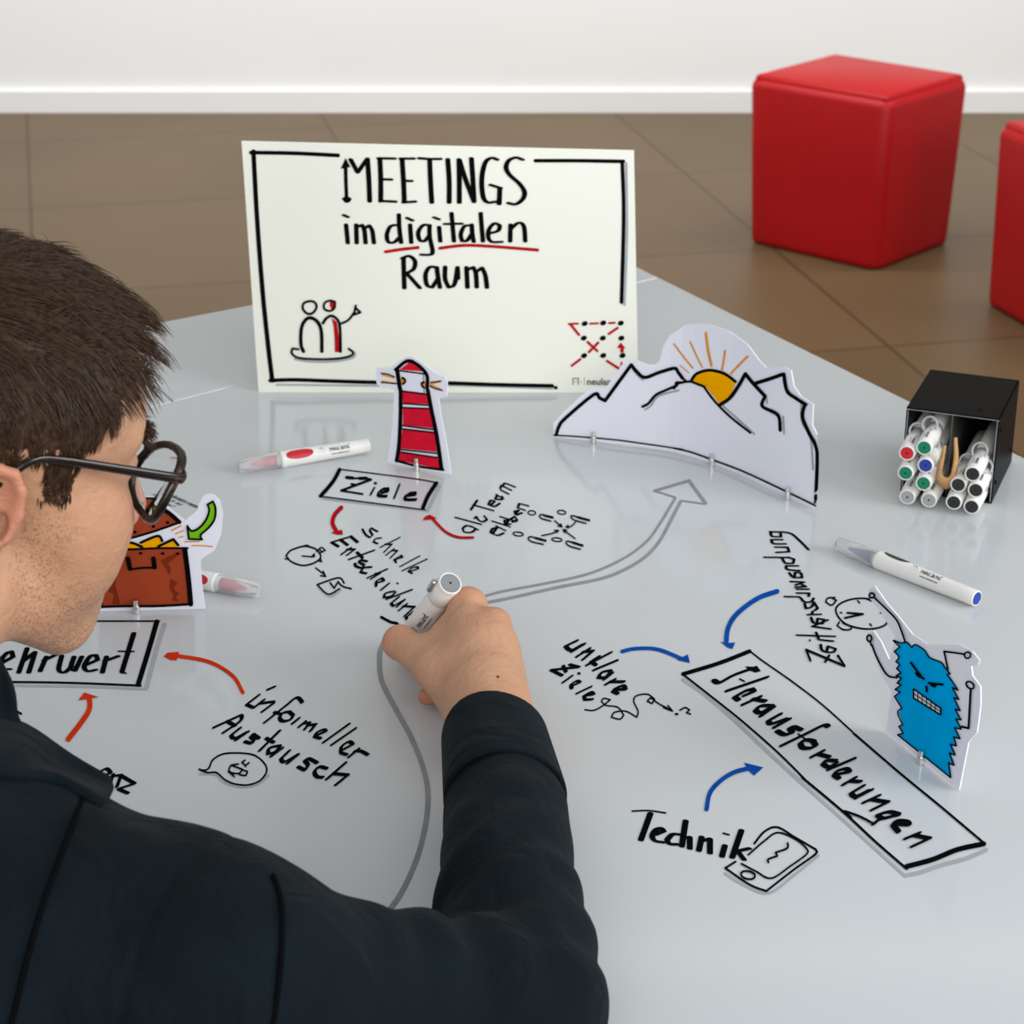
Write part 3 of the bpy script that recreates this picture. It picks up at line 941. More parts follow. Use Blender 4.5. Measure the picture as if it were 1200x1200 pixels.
lh.part(lh.ink(2).st('P', '322,235 345,390', 5).st('P', '350,395 350,600 338,850 318,985', 4.6).st('P', '310,232 425,160 560,262 572,390', 4.2).st('P', '575,400 605,560 650,780 690,1055', 4.8)
        .st('P', '318,985 450,1022 560,1042 705,1062', 3).st('P', '330,240 550,268', 1.8).st('P', '365,410 575,437', 2)
        .st('P', '365,512 590,528|365,546 600,556|365,695 620,728|362,722 625,752|345,892 650,925|338,912 655,960', 1.9)
        .st('P', '365,300 385,312 388,335 370,352|545,335 525,345 530,368 548,382', 2.6).st('P', '190,262 245,270 300,292|192,338 320,350|600,338 685,328|595,368 640,390 698,405', 1.5), 'drawn_outline', M_BLACK, 'black lighthouse outlines')
lh.magnet((490, 549.5), 0.0135)

# treasure chest
ch = Cutout('treasure_chest_cutout', 'card cutout of an open brown treasure chest of gold with a green arrow', [(100, 718), (241.5, 715)],
            px('Q', '-60,1085 -60,640 -20,480 60,380 200,290 420,290 520,325 640,420 725,350 740,300 770,245 800,232 845,238 888,280 910,380 895,520 850,630 790,668 752,695 760,860 780,1000 789,1084'), smooth=False)
M_BROWN = mat('brown_ink', srgb(158, 66, 40), rough=0.6, spec=0.0, noise=(35, 0.12))
M_DBROWN = mat('dark_brown_ink', srgb(122, 46, 24), rough=0.6, spec=0.0)
M_GREEN = mat('green_ink', srgb(118, 190, 30), rough=0.6, spec=0.0, noise=(50, 0.05))
ch.part(ch.ink(1).poly('Q', '0,600 640,612 668,1010 70,1020').poly('Q', '-10,600 20,470 90,390 220,315 420,315 500,345 600,430 230,550'), 'brown_fill', M_BROWN, 'brown chest body and lid')
ch.part(ch.ink(2).poly('Q', '100,810 160,815 150,870 170,940 185,1005 130,1005 145,940 95,910 125,880'), 'dark_patch', M_DBROWN, 'darker brown patch')
ch.part(ch.ink(2).poly('Q', '470,700 530,670 620,640 560,690 520,720 545,760 530,800 500,750'), 'dark_patch', M_DBROWN, 'darker brown patch')
ch.part(ch.ink(2).poly('Q', '540,830 590,850 560,900 600,930 580,960 600,990 550,980 560,940 535,900', True), 'dark_patch', M_DBROWN, 'darker brown patch')
ch.part(ch.ink(2).poly('Q', '60,612 130,580 250,570 330,605 330,612').poly('Q', '330,575 450,525 478,565 452,612 340,612').poly('Q', '450,608 560,548 595,600 590,610'), 'gold_fill', M_SUN, 'yellow gold pieces')
ch.part(ch.ink(2).poly('Q', '805,300 835,280 855,320 850,400 815,460 755,515 760,550 670,545 660,460 690,490 740,470 790,410 812,350'), 'green_arrow', M_GREEN, 'green curved arrow')
ch.part(ch.ink(2).st('Q', '545,490 615,455|575,512 630,490|600,538 628,530|640,568 740,565|690,595 760,595 835,602', 1.5), 'drawn_sparkles', M_RAYI, 'orange sparkle lines')
ch.part(ch.ink(3).st('Q', '-10,612 190,622 440,612 660,612', 2.6).st('Q', '640,620 665,820 682,1005', 6).st('Q', '40,1025 200,1020 450,1018 690,1005', 3).st('Q', '-30,640 55,1020', 5)
        .st('Q', '225,552 420,495 605,430', 2.6).st('Q', '470,330 530,365 602,428', 5).st('Q', '0,600 30,460 100,385 220,310 420,308 480,332', 3).st('Q', '240,685 255,755', 5.6).st('Q', '255,760 340,750 425,748', 2.6).st('Q', '420,685 428,745', 5.6)
        .st('Q', '190,590 260,572 340,602|330,572 450,525 482,560|455,598 560,548 595,590', 3).st('Q', '800,305 838,282 856,330 850,405 810,465 752,518 762,550 668,546 658,455 690,490 745,465 790,410 812,345 800,305', 2.4)
        .dot('Q', 330, 646, 13, 9).dot('Q', 485, 648, 13, 9).dot('Q', 590, 648, 13, 9).dot('Q', 180, 660, 10, 9).dot('Q', 290, 498, 13, 10).dot('Q', 420, 458, 13, 10).dot('Q', 520, 430, 13, 10), 'drawn_outline', M_BLACK, 'black chest outlines')
ch.magnet((160, 711), 0.0125)

# blue grumpy monster
mo = Cutout('monster_cutout', 'card cutout of a spiky blue figure with angry brows and bared teeth', [(1038.4, 858.6), (1123.3, 927.2)],
            px('O', '178,868 190,760 206,645 175,600 140,530 105,430 68,370 72,335 110,320 150,380 195,480 225,350 150,220 85,140 80,95 115,78 180,170 245,245 320,340 400,392 480,398 570,394 640,428 682,480 672,503 637,512 642,560 686,620 687,720 667,870 622,920 570,1187'), smooth=False)
M_CYAN = mat('cyan_ink', srgb(0, 166, 232), rough=0.6, spec=0.0, noise=(40, 0.08))
body = '222,370 262,384 292,380 320,408 340,393 385,420 400,440 420,465 480,490 498,515 528,550 512,555 545,600 570,640 540,625 575,690 548,680 582,750 555,742 587,800 560,795 588,850 552,842 582,902 548,892 562,940 530,932 556,990 525,980 550,1045 520,1032 532,1112 400,1005 245,880 275,872 252,835 272,825 245,760 268,737 228,672 258,650 232,635 264,610 242,600 266,575 238,560 264,545 240,522 257,500 236,485 252,460 228,430 257,405 222,370'
mo.part(mo.ink(1).poly('O', body.rsplit(' ', 1)[0]), 'blue_fill', M_CYAN, 'bright blue body')
mo.part(mo.ink(2).poly('O', '332,632 480,738 478,770 332,680'), 'teeth_fill', M_PAPER, 'white bared teeth')
mo.part(mo.ink(3).st('O', body, 1.7).st('O', '332,632 480,738|480,738 478,772|478,772 332,682|332,682 332,632', 1.8).st('O', '332,657 479,755|355,650 355,695|378,665 378,712|402,682 402,728|426,700 426,744|450,718 450,758', 1.0)
        .st('O', '318,490 350,535 370,560|345,548 388,578', 2.6).dot('O', 362, 560, 18, 10, 30).st('O', '415,600 450,605 490,608|435,605 445,620', 2.8).dot('O', 440, 612, 18, 10, 10).st('O', '402,620 404,645', 2.6)
        .ring('O', 107, 127, 14, 13, 2.2).st('O', '120,138 180,195 240,258 268,320 288,380', 2.2).ring('O', 94, 358, 13, 17, 2.2).st('O', '98,375 130,460 185,555 240,572', 2.2)
        .st('O', '515,525 495,430 560,438 605,445', 2.2).ring('O', 622, 450, 16, 17, 2, 30).ring('O', 636, 612, 24, 16, 2.2, 40).st('O', '640,632 628,845|628,845 590,836', 2.6), 'drawn_outline', M_BLACK, 'black outlines, arms and face')
mo.magnet((1083, 893), 0.0115)


# ---------------------------------------------------------------- markers
M_PEN = mat('white_plastic', srgb(232, 231, 226), rough=0.35)
M_CLEAR = mat('clear_plastic', (0.95, 0.95, 0.96, 1), rough=0.22, Transmission_Weight=0.80, IOR=1.1)
M_CLIP = mat('gray_translucent_plastic', (0.55, 0.57, 0.58, 1), rough=0.3, Transmission_Weight=0.35)
M_HOLE = mat('dark_hole', (0.01, 0.01, 0.01, 1), rough=0.8)
M_FELT = mat('felt_nib', (0.06, 0.06, 0.06, 1), rough=0.9)
PENCOL = {'red': srgb(196, 26, 40), 'green': srgb(0, 122, 92), 'blue': srgb(34, 58, 158), 'black': srgb(34, 34, 36), 'gray': srgb(132, 137, 140), 'ash': srgb(156, 160, 162)}
M_PC = {k: mat('plastic_' + k, v, rough=0.4) for k, v in PENCOL.items()}
M_TRED = mat('translucent_red_ink', srgb(205, 60, 80), rough=0.35)
M_TBLUE = mat('translucent_blue_ink', srgb(44, 66, 120), rough=0.35)


def frame(o, x, up=(0, 0, 1)):
    x = Vector(x).normalized()
    up = Vector(up)
    y = up.cross(x).normalized()
    z = x.cross(y)
    M = Matrix((x, y, z)).transposed().to_4x4()
    M.translation = Vector(o)
    return M


def wrap(v2, f2, x0, a0, rad, lift=0.00015):
    """flat artwork rolled on the barrel; a0 = angle above the near side"""
    V = []
    for x, y in v2:
        r = rad(x0 + x) + lift
        a = a0 + y / r
        V.append((x0 + x, -r * math.cos(a), r * math.sin(a)))
    return V, f2


def disc_grid(lx, ly, n=28, rings=6):
    v, f = [(0, 0)], []
    for k in range(1, rings + 1):
        for i in range(n):
            a = 2 * math.pi * i / n
            v.append((lx * k / rings * math.copysign(abs(math.cos(a)) ** 0.8, math.cos(a)), ly * k / rings * math.copysign(abs(math.sin(a)) ** 0.9, math.sin(a))))
    for i in range(n):
        f.append((0, 1 + i, 1 + (i + 1) % n))
        for k in range(rings - 1):
            a, b = 1 + k * n, 1 + (k + 1) * n
            f.append((a + i, b + i, b + (i + 1) % n, a + (i + 1) % n))
    return v, f


def slim_marker(label, cap_px, end_px, inkmat, discmat, gripmat, grip_a, text_a, group='markers lying on the table'):
    r1, r0, rc = 0.0088, 0.0072, 0.0064
    A, B = at(*cap_px, 0.0075), at(*end_px, 0.0075)
    L = float(np.linalg.norm(B - A))
    lc = L * 0.31
    tilt = 0.0
    A[2], B[2] = TZ + rc + 0.0003, TZ + r0 + 0.0003
    root = thing('whiteboard_marker', label, 'marker', (0, 0, 0), group)
    Mx = frame(A, B - A)
    Mx.translation = Mx.translation + Vector((0, 0, 0.0012))
    root.matrix_world = Mx
    root.matrix_basis = Mx

    def rad(x):
        t = (x - lc) / (L - lc)
        return r1 * (1 - t) + r0 * t if t > 0 else r1
    bm = bmesh.new()
    lathe(bm, [(lc - 0.004, 0), (lc - 0.004, 0.0062), (lc, 0.0066), (lc, r1 - 0.0006), (lc + 0.0006, r1)] + [(x, rad(x)) for x in np.linspace(lc + 0.002, L - 0.001, 10)] + [(L - 0.0003, r0 - 0.0003), (L, r0 - 0.0010), (L - 0.0006, r0 - 0.0014), (L - 0.0006, 0)], 36)
    barrel = from_bm('barrel', bm, M_PEN, root, True)
    bm = bmesh.new()
    o = 0.0012
    lathe(bm, [(lc - 0.0003, 0.0078), (lc * 0.5, 0.0074), (0.002, rc + 0.0002), (0.0006, rc - 0.0004), (0, rc - 0.0012), (0, 0), (o, 0), (o, rc - o - 0.0006), (lc * 0.5, 0.0074 - o), (lc - 0.0003, 0.0078 - o), (lc - 0.0003, 0.0078)], 32)
    from_bm('cap', bm, M_CLEAR, root, True, 'clear plastic cap')
    bm = bmesh.new()
    lathe(bm, [(lc - 0.0042, 0), (lc - 0.0042, 0.0060), (lc - 0.012, 0.0058), (lc - 0.013, 0.0048), (lc * 0.45, 0.0028), (lc * 0.4, 0.0020), (lc * 0.3, 0.0012), (lc * 0.28, 0)], 24)
    from_bm('nib', bm, inkmat, root, True, 'coloured nib holder')
    bm = bmesh.new()
    lathe(bm, [(L - 0.0005, 0), (L - 0.0005, r0 - 0.0015), (L + 0.0001, r0 - 0.0016), (L + 0.0001, 0)], 28)
    from_bm('end_disc', bm, discmat, root, False, 'coloured end disc')
    v, f = disc_grid(0.0145, 0.0052)
    V, F = wrap([(x + 0.0145, y) for x, y in v], f, lc + 0.005, grip_a, rad)
    link('grip', mesh('grip', V, F), gripmat, root, True, 'coloured oval grip')
    v, f = logo_2d(0.0052)
    V, F = wrap(v, f, lc + 0.040, text_a, rad)
    link('print', mesh('print', V, F), M_PRINT, root, False, 'black print')
    return root


slim_marker('white marker with red oval grip and clear cap, lying before the title board', (280, 547), (432, 523), M_TRED, M_PC['red'], M_PC['red'], math.radians(44), math.radians(26))
slim_marker('white marker with blue end and blue nib, lying alone at the right', (980, 637), (1145, 703), M_TBLUE, M_PC['blue'], M_PC['black'], math.radians(108), math.radians(52))
slim_marker('white marker with red nib in a clear cap, half hidden behind the treasure chest', (303, 693), (150, 664), M_TRED, M_PC['red'], M_PC['red'], math.radians(150), math.radians(60))


def cap_marker(label, end, out, color, up=(0, 0, 1), L=0.138, r=0.0080, clip_a=90, name='whiteboard_marker', group=None, held=False, text=True):
    """thick marker seen from its capped end; out = direction the end points to"""
    out = Vector(out).normalized()
    tip = Vector(end) - out * L
    root = thing(name, label, 'marker', (0, 0, 0), group)
    Mx = frame(tip, out, up)
    root.matrix_basis = Mx
    lc = 0.052 if not held else 0.026
    xb = L - lc
    bm = bmesh.new()
    if held:
        lathe(bm, [(0.014, 0), (0.014, 0.004), (0.018, 0.0050), (0.026, 0.0062), (0.027, r - 0.001), (0.030, r), (xb - 0.001, r), (xb, r - 0.0005)], 36)
    else:
        lathe(bm, [(0.0, 0), (0, r - 0.0015), (0.0015, r - 0.0004), (0.01, r - 0.0003), (xb, r - 0.0003), (xb, 0)], 28)
    from_bm('barrel', bm, M_PEN, root, True)
    if held:
        bm = bmesh.new()
        lathe(bm, [(0.0145, 0), (0.0145, 0.0038), (0.004, 0.0026), (0.0006, 0.0018), (0.0004, 0)], 20)
        from_bm('nib', bm, M_FELT, root, True, 'dark felt nib')
    bm = bmesh.new()
    rc = r + 0.0004
    lathe(bm, [(xb - 0.0002, 0.002), (xb - 0.0002, rc - 0.0004), (xb + 0.0006, rc), (L - lc * 0.35, rc), (L - lc * 0.34, rc - 0.0003), (L - 0.0012, rc - 0.0006), (L - 0.0003, rc - 0.0010), (L, rc - 0.0016), (L - 0.0004, rc - 0.0021), (L - 0.0008, rc - 0.0022), (L - 0.0008, 0)], 36)
    cap = from_bm('cap', bm, M_PEN, root, True)
    bm = bmesh.new()
    lathe(bm, [(L - 0.0007, 0.0011), (L - 0.0007, rc - 0.0023), (L - 0.0001, rc - 0.0024), (L - 0.0001, 0.0011), (L - 0.0007, 0.0011)], 28)
    from_bm('end_disc', bm, M_PC[color], root, False, color.replace('ash', 'light gray') + ' end disc')
    bm = bmesh.new()
    lathe(bm, [(L - 0.0006, 0), (L - 0.0006, 0.0012), (L - 0.0004, 0.0012), (L - 0.0004, 0)], 16)
    from_bm('hole', bm, M_HOLE, root)
    ca = math.radians(clip_a)
    rdir = Vector((0, -math.cos(ca), math.sin(ca)))
    if held:
        bm = bmesh.new()
        p = rdir * (rc - 0.001)
        tube(bm, [Vector((L - 0.018, 0, 0)) + rdir * (rc + 0.0012), Vector((L - 0.003, 0, 0)) + rdir * (rc + 0.0022)], 0.0024, 12)
        from_bm('clip', bm, M_STEEL, cap, True, 'small metal clip')
    else:
        bm = bmesh.new()
        c = Vector((L - 0.034, 0, 0)) + rdir * (rc + 0.0028)
        side = Vector((1, 0, 0)).cross(rdir)
        pts = [c + (rdir * math.sin(a) + Vector((-0.45, 0, 0)) * math.sin(a)) * 0.0072 + side * math.cos(a) * 0.0072 for a in np.arange(24) * math.pi / 12]
        tube(bm, pts, 0.0011, 8, closed=True)
        from_bm('clip', bm, M_CLIP, cap, True, 'gray loop clip')
    if text:
        v, f = logo_2d(0.0034 if not held else 0.0052)
        V, F = wrap(v, f, (L - 0.030) if not held else 0.058, math.radians(clip_a if not held else 76), lambda x: rc if x > xb else r, 0.0002)
        link('print', mesh('print', V, F), M_PRINT, root, False, 'black print')
    return root


# ---------------------------------------------------------------- black marker box
FR = at(1162, 591)
bkr = at(1186, 540)
BW = (bkr - FR) / np.linalg.norm(bkr - FR)
BLt = np.array([-BW[1], BW[0], 0])
BD, BWD, BH = 0.118, 0.0895, 0.088
M_BOX = mat('black_metal', (0.006, 0.006, 0.0065, 1), rough=0.4, spec=0.04, bump=(400, 0.08, 0.0005))
M_LEATHER = mat('tan_leather', srgb(196, 152, 98), rough=0.6, noise=(120, 0.12))
boxt = thing('marker_box', 'black metal open fronted box holding two bundles of white markers', 'pen holder', (0, 0, 0))
BXM = Matrix((Vector(BLt), Vector(BW), Vector((0, 0, 1)))).transposed().to_4x4()
BXM.translation = Vector(FR) + Vector((0, 0, 0.0004))
boxt.matrix_basis = BXM
t = 0.0022
bm = bmesh.new()
bm_box(bm, (0, 0, 0), (BWD, BD, t), 0.0008)
bm_box(bm, (0, 0, BH - t), (BWD, BD, BH), 0.0009)
bm_box(bm, (0, 0, 0), (t, BD, BH), 0.0009)
bm_box(bm, (BWD - t, 0, 0), (BWD, BD, BH), 0.0009)
bm_box(bm, (0, BD - t, 0), (BWD, BD, BH), 0.0009)
from_bm('shell', bm, M_BOX, boxt)
bm = bmesh.new()
for lo_, hi_ in (((0, -0.0004, BH - t), (BWD, 0.0003, BH - t + 0.0007)), ((t - 0.0007, -0.0004, t), (t, 0.0003, BH - t)), ((BWD - t, -0.0004, t), (BWD - t + 0.0007, 0.0003, BH - t))):
    bm_box(bm, lo_, hi_)
from_bm('front_lip', bm, M_STEEL, boxt, False, 'thin bright edge of the opening')
bm = bmesh.new()
bm_box(bm, (BWD * 0.5 - 0.0007, 0.001, t), (BWD * 0.5 + 0.0007, BD - t, BH - t))
from_bm('divider', bm, mat('gray_metal', (0.1, 0.1, 0.1, 1), rough=0.35, metal=0.5), boxt, False, 'thin gray divider')
for y, z, x in ((0.012, 0.072, -0.0004), (0.012, 0.018, -0.0004), (0.1, 0.02, -0.0004)):
    bm = bmesh.new()
    bmesh.ops.create_cone(bm, cap_ends=True, segments=14, radius1=0.0022, radius2=0.0018, depth=0.0014,
                          matrix=Matrix.Translation((x, y, z)) @ Matrix.Rotation(math.pi / 2, 4, 'Y'))
    from_bm('screw', bm, M_BOX, boxt, True)
bm = bmesh.new()
bmesh.ops.create_cone(bm, cap_ends=True, segments=14, radius1=0.0022, radius2=0.0018, depth=0.0014, matrix=Matrix.Translation((0.022, 0.02, BH)))
from_bm('screw', bm, M_BOX, boxt, True)


def spline_n(q, n):
    q = spline(q, step=0.8)
    t = np.concatenate([[0], np.cumsum(np.linalg.norm(np.diff(q, axis=0), axis=1))])
    return np.stack([np.interp(np.linspace(0, t[-1], n), t, q[:, k]) for k in (0, 1)], 1)


def front_plane(px_, py_, out):
    d = ray(px_, py_)
    o = FR - BW * out
    P = CAM + d * (((o - CAM) @ BW) / (d @ BW))
    return P


OUT = 0.040
PENS = [(1138, 603, 'black', 'white marker with black end disc lowest in the right bundle, resting on the table'),
        (1120, 589, 'black', 'white marker with black end disc beside the leather loop, low in the right bundle'),
        (1148, 581.6, 'black', 'white marker with black end disc nearest the right wall of the box'),
        (1129, 572, 'black', 'white marker with black end disc in the left middle of the right bundle'),
        (1140, 556.7, 'black', 'white marker with black end disc topmost in the right bundle'),
        (1062.4, 588.6, 'ash', 'white marker with gray end disc lowest and leftmost in the left bundle'),
        (1087.8, 595, 'ash', 'white marker with gray end disc below the leather loop in the left bundle'),
        (1061, 554.6, 'green', 'white marker with green end disc leftmost, under the red one'),
        (1082.5, 565.5, 'green', 'white marker with green end disc under the blue one'),
        (1062, 531, 'red', 'white marker with red end disc in the left bundle'),
        (1084, 546.5, 'blue', 'white marker with blue end disc in the left bundle'),
        (1083, 524.7, 'green', 'white marker with green end disc topmost in the left bundle')]
PPOS = []
for x, y, c, lab in PENS:
    PPOS.append(front_plane(x, y, OUT))
PPOS = np.array(PPOS)
lo, RP = [], 0.0084
for P in PPOS:
    lo.append([(P - FR) @ BLt, P[2] - TZ])
lo = np.array(lo)
print('pens before', lo.round(4).tolist())
for it in range(400):      # settle the bundles so that no two barrels touch
    for i in range(len(lo)):
        for j in range(i):
            d = lo[i] - lo[j]
            n = np.linalg.norm(d)
            if n < 2 * RP + 0.0004:
                k = (2 * RP + 0.0004 - n) / 2 * d / n
                lo[i] += k
                lo[j] -= k
        lft = i >= 5
        a, b = (BWD / 2 + 0.0012 + RP, BWD - t - RP - 0.0003) if lft else (t + RP + 0.0003, BWD / 2 - 0.0012 - RP)
        lo[i, 0] = min(max(lo[i, 0], a), b)
        lo[i, 1] = max(lo[i, 1], t + RP + 0.0006)
print('pens after', lo.round(4).tolist())
for (x, y, c, lab), q in zip(PENS, lo):
    P = FR + BLt * q[0] + np.array([0, 0, q[1]]) - BW * (OUT + RNG.uniform(-0.002, 0.002))
    cap_marker(lab, P, -BW, c, clip_a=90 + RNG.uniform(-12, 12), group='markers in the black box')
bm = bmesh.new()
rows = []
for U5, out in (('440,640 405,760 388,850 410,905 450,926 490,905 512,850 526,720 515,585', 0.029), ('443,640 424,760 414,820 428,850 455,860 478,846 494,800 508,720 511,590', 0.036)):
    q5 = [(1030 + float(w.split(',')[0]) / 5.712, 410 + float(w.split(',')[1]) / 5.712) for w in U5.split()]
    rows.append([front_plane(x, y, out) for x, y in spline_n(q5, 40)])
pp = rows[0]
inv = BXM.inverted()
vr = [[bm.verts.new(inv @ Vector(p)) for p in r] for r in rows]
for i in range(len(pp) - 1):
    bm.faces.new((vr[0][i], vr[0][i + 1], vr[1][i + 1], vr[1][i]))
ll = from_bm('leather_loop', bm, M_LEATHER, boxt, True, 'tan leather pull loop')
md = ll.modifiers.new('thickness', 'SOLIDIFY')
md.thickness = 0.0026
md.offset = 0


# ---------------------------------------------------------------- signed distance modelling
def vlen(p):
    return np.sqrt((p * p).sum(-1))


def rcone(p, a, b, ra, rb):
    a, b = np.asarray(a, float), np.asarray(b, float)
    ab = b - a
    h = np.clip(((p - a) @ ab) / (ab @ ab), 0, 1)
    return vlen(p - a - h[:, None] * ab) - (ra + (rb - ra) * h)


def sph(p, c, r):
    return vlen(p - np.asarray(c, float)) - r


def ell(p, c, r, R=None):
    q = p - np.asarray(c, float)
    if R is not None:
        q = q @ R
    r = np.asarray(r, float)
    k0 = vlen(q / r)
    k1 = vlen(q / (r * r)) + 1e-9
    return k0 * (k0 - 1) / k1


def smin(a, b, k):
    h = np.maximum(k - np.abs(a - b), 0) / k
    return np.minimum(a, b) - h * h * k * 0.25


def smax(a, b, k):
    return -smin(-a, -b, k)


def chain(p, pts, rads, k=0.0):
    d = None
    for (a, ra), (b, rb) in zip(zip(pts, rads), list(zip(pts, rads))[1:]):
        e = rcone(p, a, b, ra, rb)
        d = e if d is None else (smin(d, e, k) if k else np.minimum(d, e))
    return d


def evalf(fn, P):
    out = np.empty(len(P), np.float32)
    for i in range(0, len(P), 200000):
        out[i:i + 200000] = fn(P[i:i + 200000])
    return out


def surface_nets(fn, lo, hi, vox, nc=6):
    """sparse iso-surface of a signed distance function"""
    lo = np.asarray(lo, float)
    C = vox * nc
    n = np.ceil((np.asarray(hi) - lo) / C).astype(int)
    g = np.stack(np.meshgrid(*[np.arange(k) for k in n], indexing='ij'), -1).reshape(-1, 3)
    d = evalf(fn, lo + (g + 0.5) * C)
    g = g[np.abs(d) < C * 1.15]
    off = np.stack(np.meshgrid(*[np.arange(nc)] * 3, indexing='ij'), -1).reshape(-1, 3)
    cells = (g[:, None, :] * nc + off[None]).reshape(-1, 3)
    S = n * nc + 2

    def key(c):
        return (c[:, 0].astype(np.int64) * S[1] + c[:, 1]) * S[2] + c[:, 2]
    corner = np.stack(np.meshgrid([0, 1], [0, 1], [0, 1], indexing='ij'), -1).reshape(-1, 3)
    ck = np.unique(np.concatenate([key(cells + c) for c in corner]))
    cz = ck % S[2]
    cy = (ck // S[2]) % S[1]
    cx = ck // (S[1] * S[2])
    val = evalf(fn, lo + np.stack([cx, cy, cz], 1) * vox)
    kcell = key(cells)
    vals = np.stack([val[np.searchsorted(ck, key(cells + c))] for c in corner], 1)
    act = (vals.min(1) < 0) & (vals.max(1) >= 0)
    cells, vals, kcell = cells[act], vals[act], kcell[act]
    o = np.argsort(kcell)
    cells, vals, kcell = cells[o], vals[o], kcell[o]
    acc = np.zeros((len(cells), 3))
    cnt = np.zeros(len(cells))
    for i in range(8):
        for j in range(i + 1, 8):
            if np.abs(corner[i] - corner[j]).sum() != 1:
                continue
            a, b = vals[:, i], vals[:, j]
            m = (a < 0) != (b < 0)
            t = a[m] / (a[m] - b[m])
            acc[m] += corner[i] + (corner[j] - corner[i]) * t[:, None]
            cnt[m] += 1
    V = lo + (cells + acc / cnt[:, None]) * vox
    F = []
    for ax in range(3):
        e = np.zeros(3, int)
        e[ax] = 1
        u, w = [k for k in range(3) if k != ax]
        i1 = [i for i in range(8) if (corner[i] == e).all()][0]
        a, b = vals[:, 0], vals[:, i1]
        m = (a < 0) != (b < 0)
        du, dw = np.zeros(3, int), np.zeros(3, int)
        du[u] = 1
        dw[w] = 1
        c = cells[m]
        ks = [key(c), key(c - du), key(c - du - dw), key(c - dw)]
        idx = []
        ok = np.ones(len(c), bool)
        for k in ks:
            q = np.searchsorted(kcell, k)
            q = np.clip(q, 0, len(kcell) - 1)
            ok &= kcell[q] == k
            idx.append(q)
        Q = np.stack(idx, 1)
        fl = (a[m] < 0) == (ax != 1)
        Q[~fl] = Q[~fl][:, ::-1]
        F.append(Q[ok])
    return V, np.concatenate(F)


def np_mesh(name, V, F):
    me = bpy.data.meshes.new(name)
    me.vertices.add(len(V))
    me.vertices.foreach_set('co', np.asarray(V, np.float32).ravel())
    k = F.shape[1]
    me.loops.add(F.size)
    me.loops.foreach_set('vertex_index', F.astype(np.int32).ravel())
    me.polygons.add(len(F))
    me.polygons.foreach_set('loop_start', np.arange(0, F.size, k, dtype=np.int32))
    me.update(calc_edges=True)
    me.polygons.foreach_set('use_smooth', np.ones(len(F), bool))
    return me


def proj(P):
    d = np.asarray(P) - CAM
    z = d @ FWD
    return 600 + FPX * (d @ RIGHT) / z, 600 - FPX * (d @ UPV) / z


# ---------------------------------------------------------------- the man: skeleton
AL, PT, RL = math.radians(54), math.radians(16), math.radians(-5)
HO = np.array([-0.3326, 1.2199, TZ + 0.3134])
hF = np.array([math.sin(AL) * math.cos(PT), math.cos(AL) * math.cos(PT), -math.sin(PT)])
hR0 = np.array([math.cos(AL), -math.sin(AL), 0])
hU0 = np.cross(hR0, hF)
hR = hR0 * math.cos(RL) + hU0 * math.sin(RL)
hU = hU0 * math.cos(RL) - hR0 * math.sin(RL)
HM = np.stack([hR, hF, hU], 1)          # local -> world columns


def hw(p):
    return HO + np.asarray(p, float) @ HM.T


def P3(px_, py_, h):
    return at(px_, py_, h)


WR = P3(572, 842, 0.044)
EL = P3(604, 1185, 0.052)
SH = P3(262, 1164, 0.120)
Rt = np.array([0.93, -0.36, 0.0]) / np.linalg.norm([0.93, -0.36])
SL = SH - Rt * 0.36 + np.array([0, 0, 0.015])
MIDS = (SH + SL) / 2
NB = MIDS + np.array([-0.035, 0.055, 0.030])
PEL = np.array([MIDS[0] - 0.02, 0.55, TZ - 0.27])
print('arm', np.linalg.norm(EL - WR), np.linalg.norm(SH - EL), 'SH', SH, 'NB', NB, 'EL', EL)

MCP = [P3(548, 710, 0.080), P3(578, 733, 0.077), P3(587, 766, 0.062), P3(587, 797, 0.046)]
T_TIP = P3(466, 764, 0.0)
dE = ray(528, 683)
# the end of the held pen lies on the ray through its disc, one pen length from the tip, on the near side
oc = CAM - T_TIP
PL = 0.136
qa, qb, qc = dE @ dE, 2 * dE @ oc, oc @ oc - PL * PL
disc = qb * qb - 4 * qa * qc
PEN_END = CAM + dE * ((-qb - math.sqrt(max(disc, 0))) / (2 * qa))
pen_ax = (PEN_END - T_TIP) / np.linalg.norm(PEN_END - T_TIP)
print('pen', T_TIP, PEN_END, disc, pen_ax)


def pen_pt(s):
    return T_TIP + pen_ax * s


def toward(a, b, L):
    v = np.asarray(b) - np.asarray(a)
    return np.asarray(a) + v / np.linalg.norm(v) * L


away = np.array([0.0, 1.0, 0.0])
side_r = np.cross(pen_ax, away)
side_r = side_r / np.linalg.norm(side_r)
if side_r[0] < 0:
    side_r = -side_r
far_n = np.cross(side_r, pen_ax)
if far_n[1] < 0:
    far_n = -far_n
PR = 0.0098
fingers = []
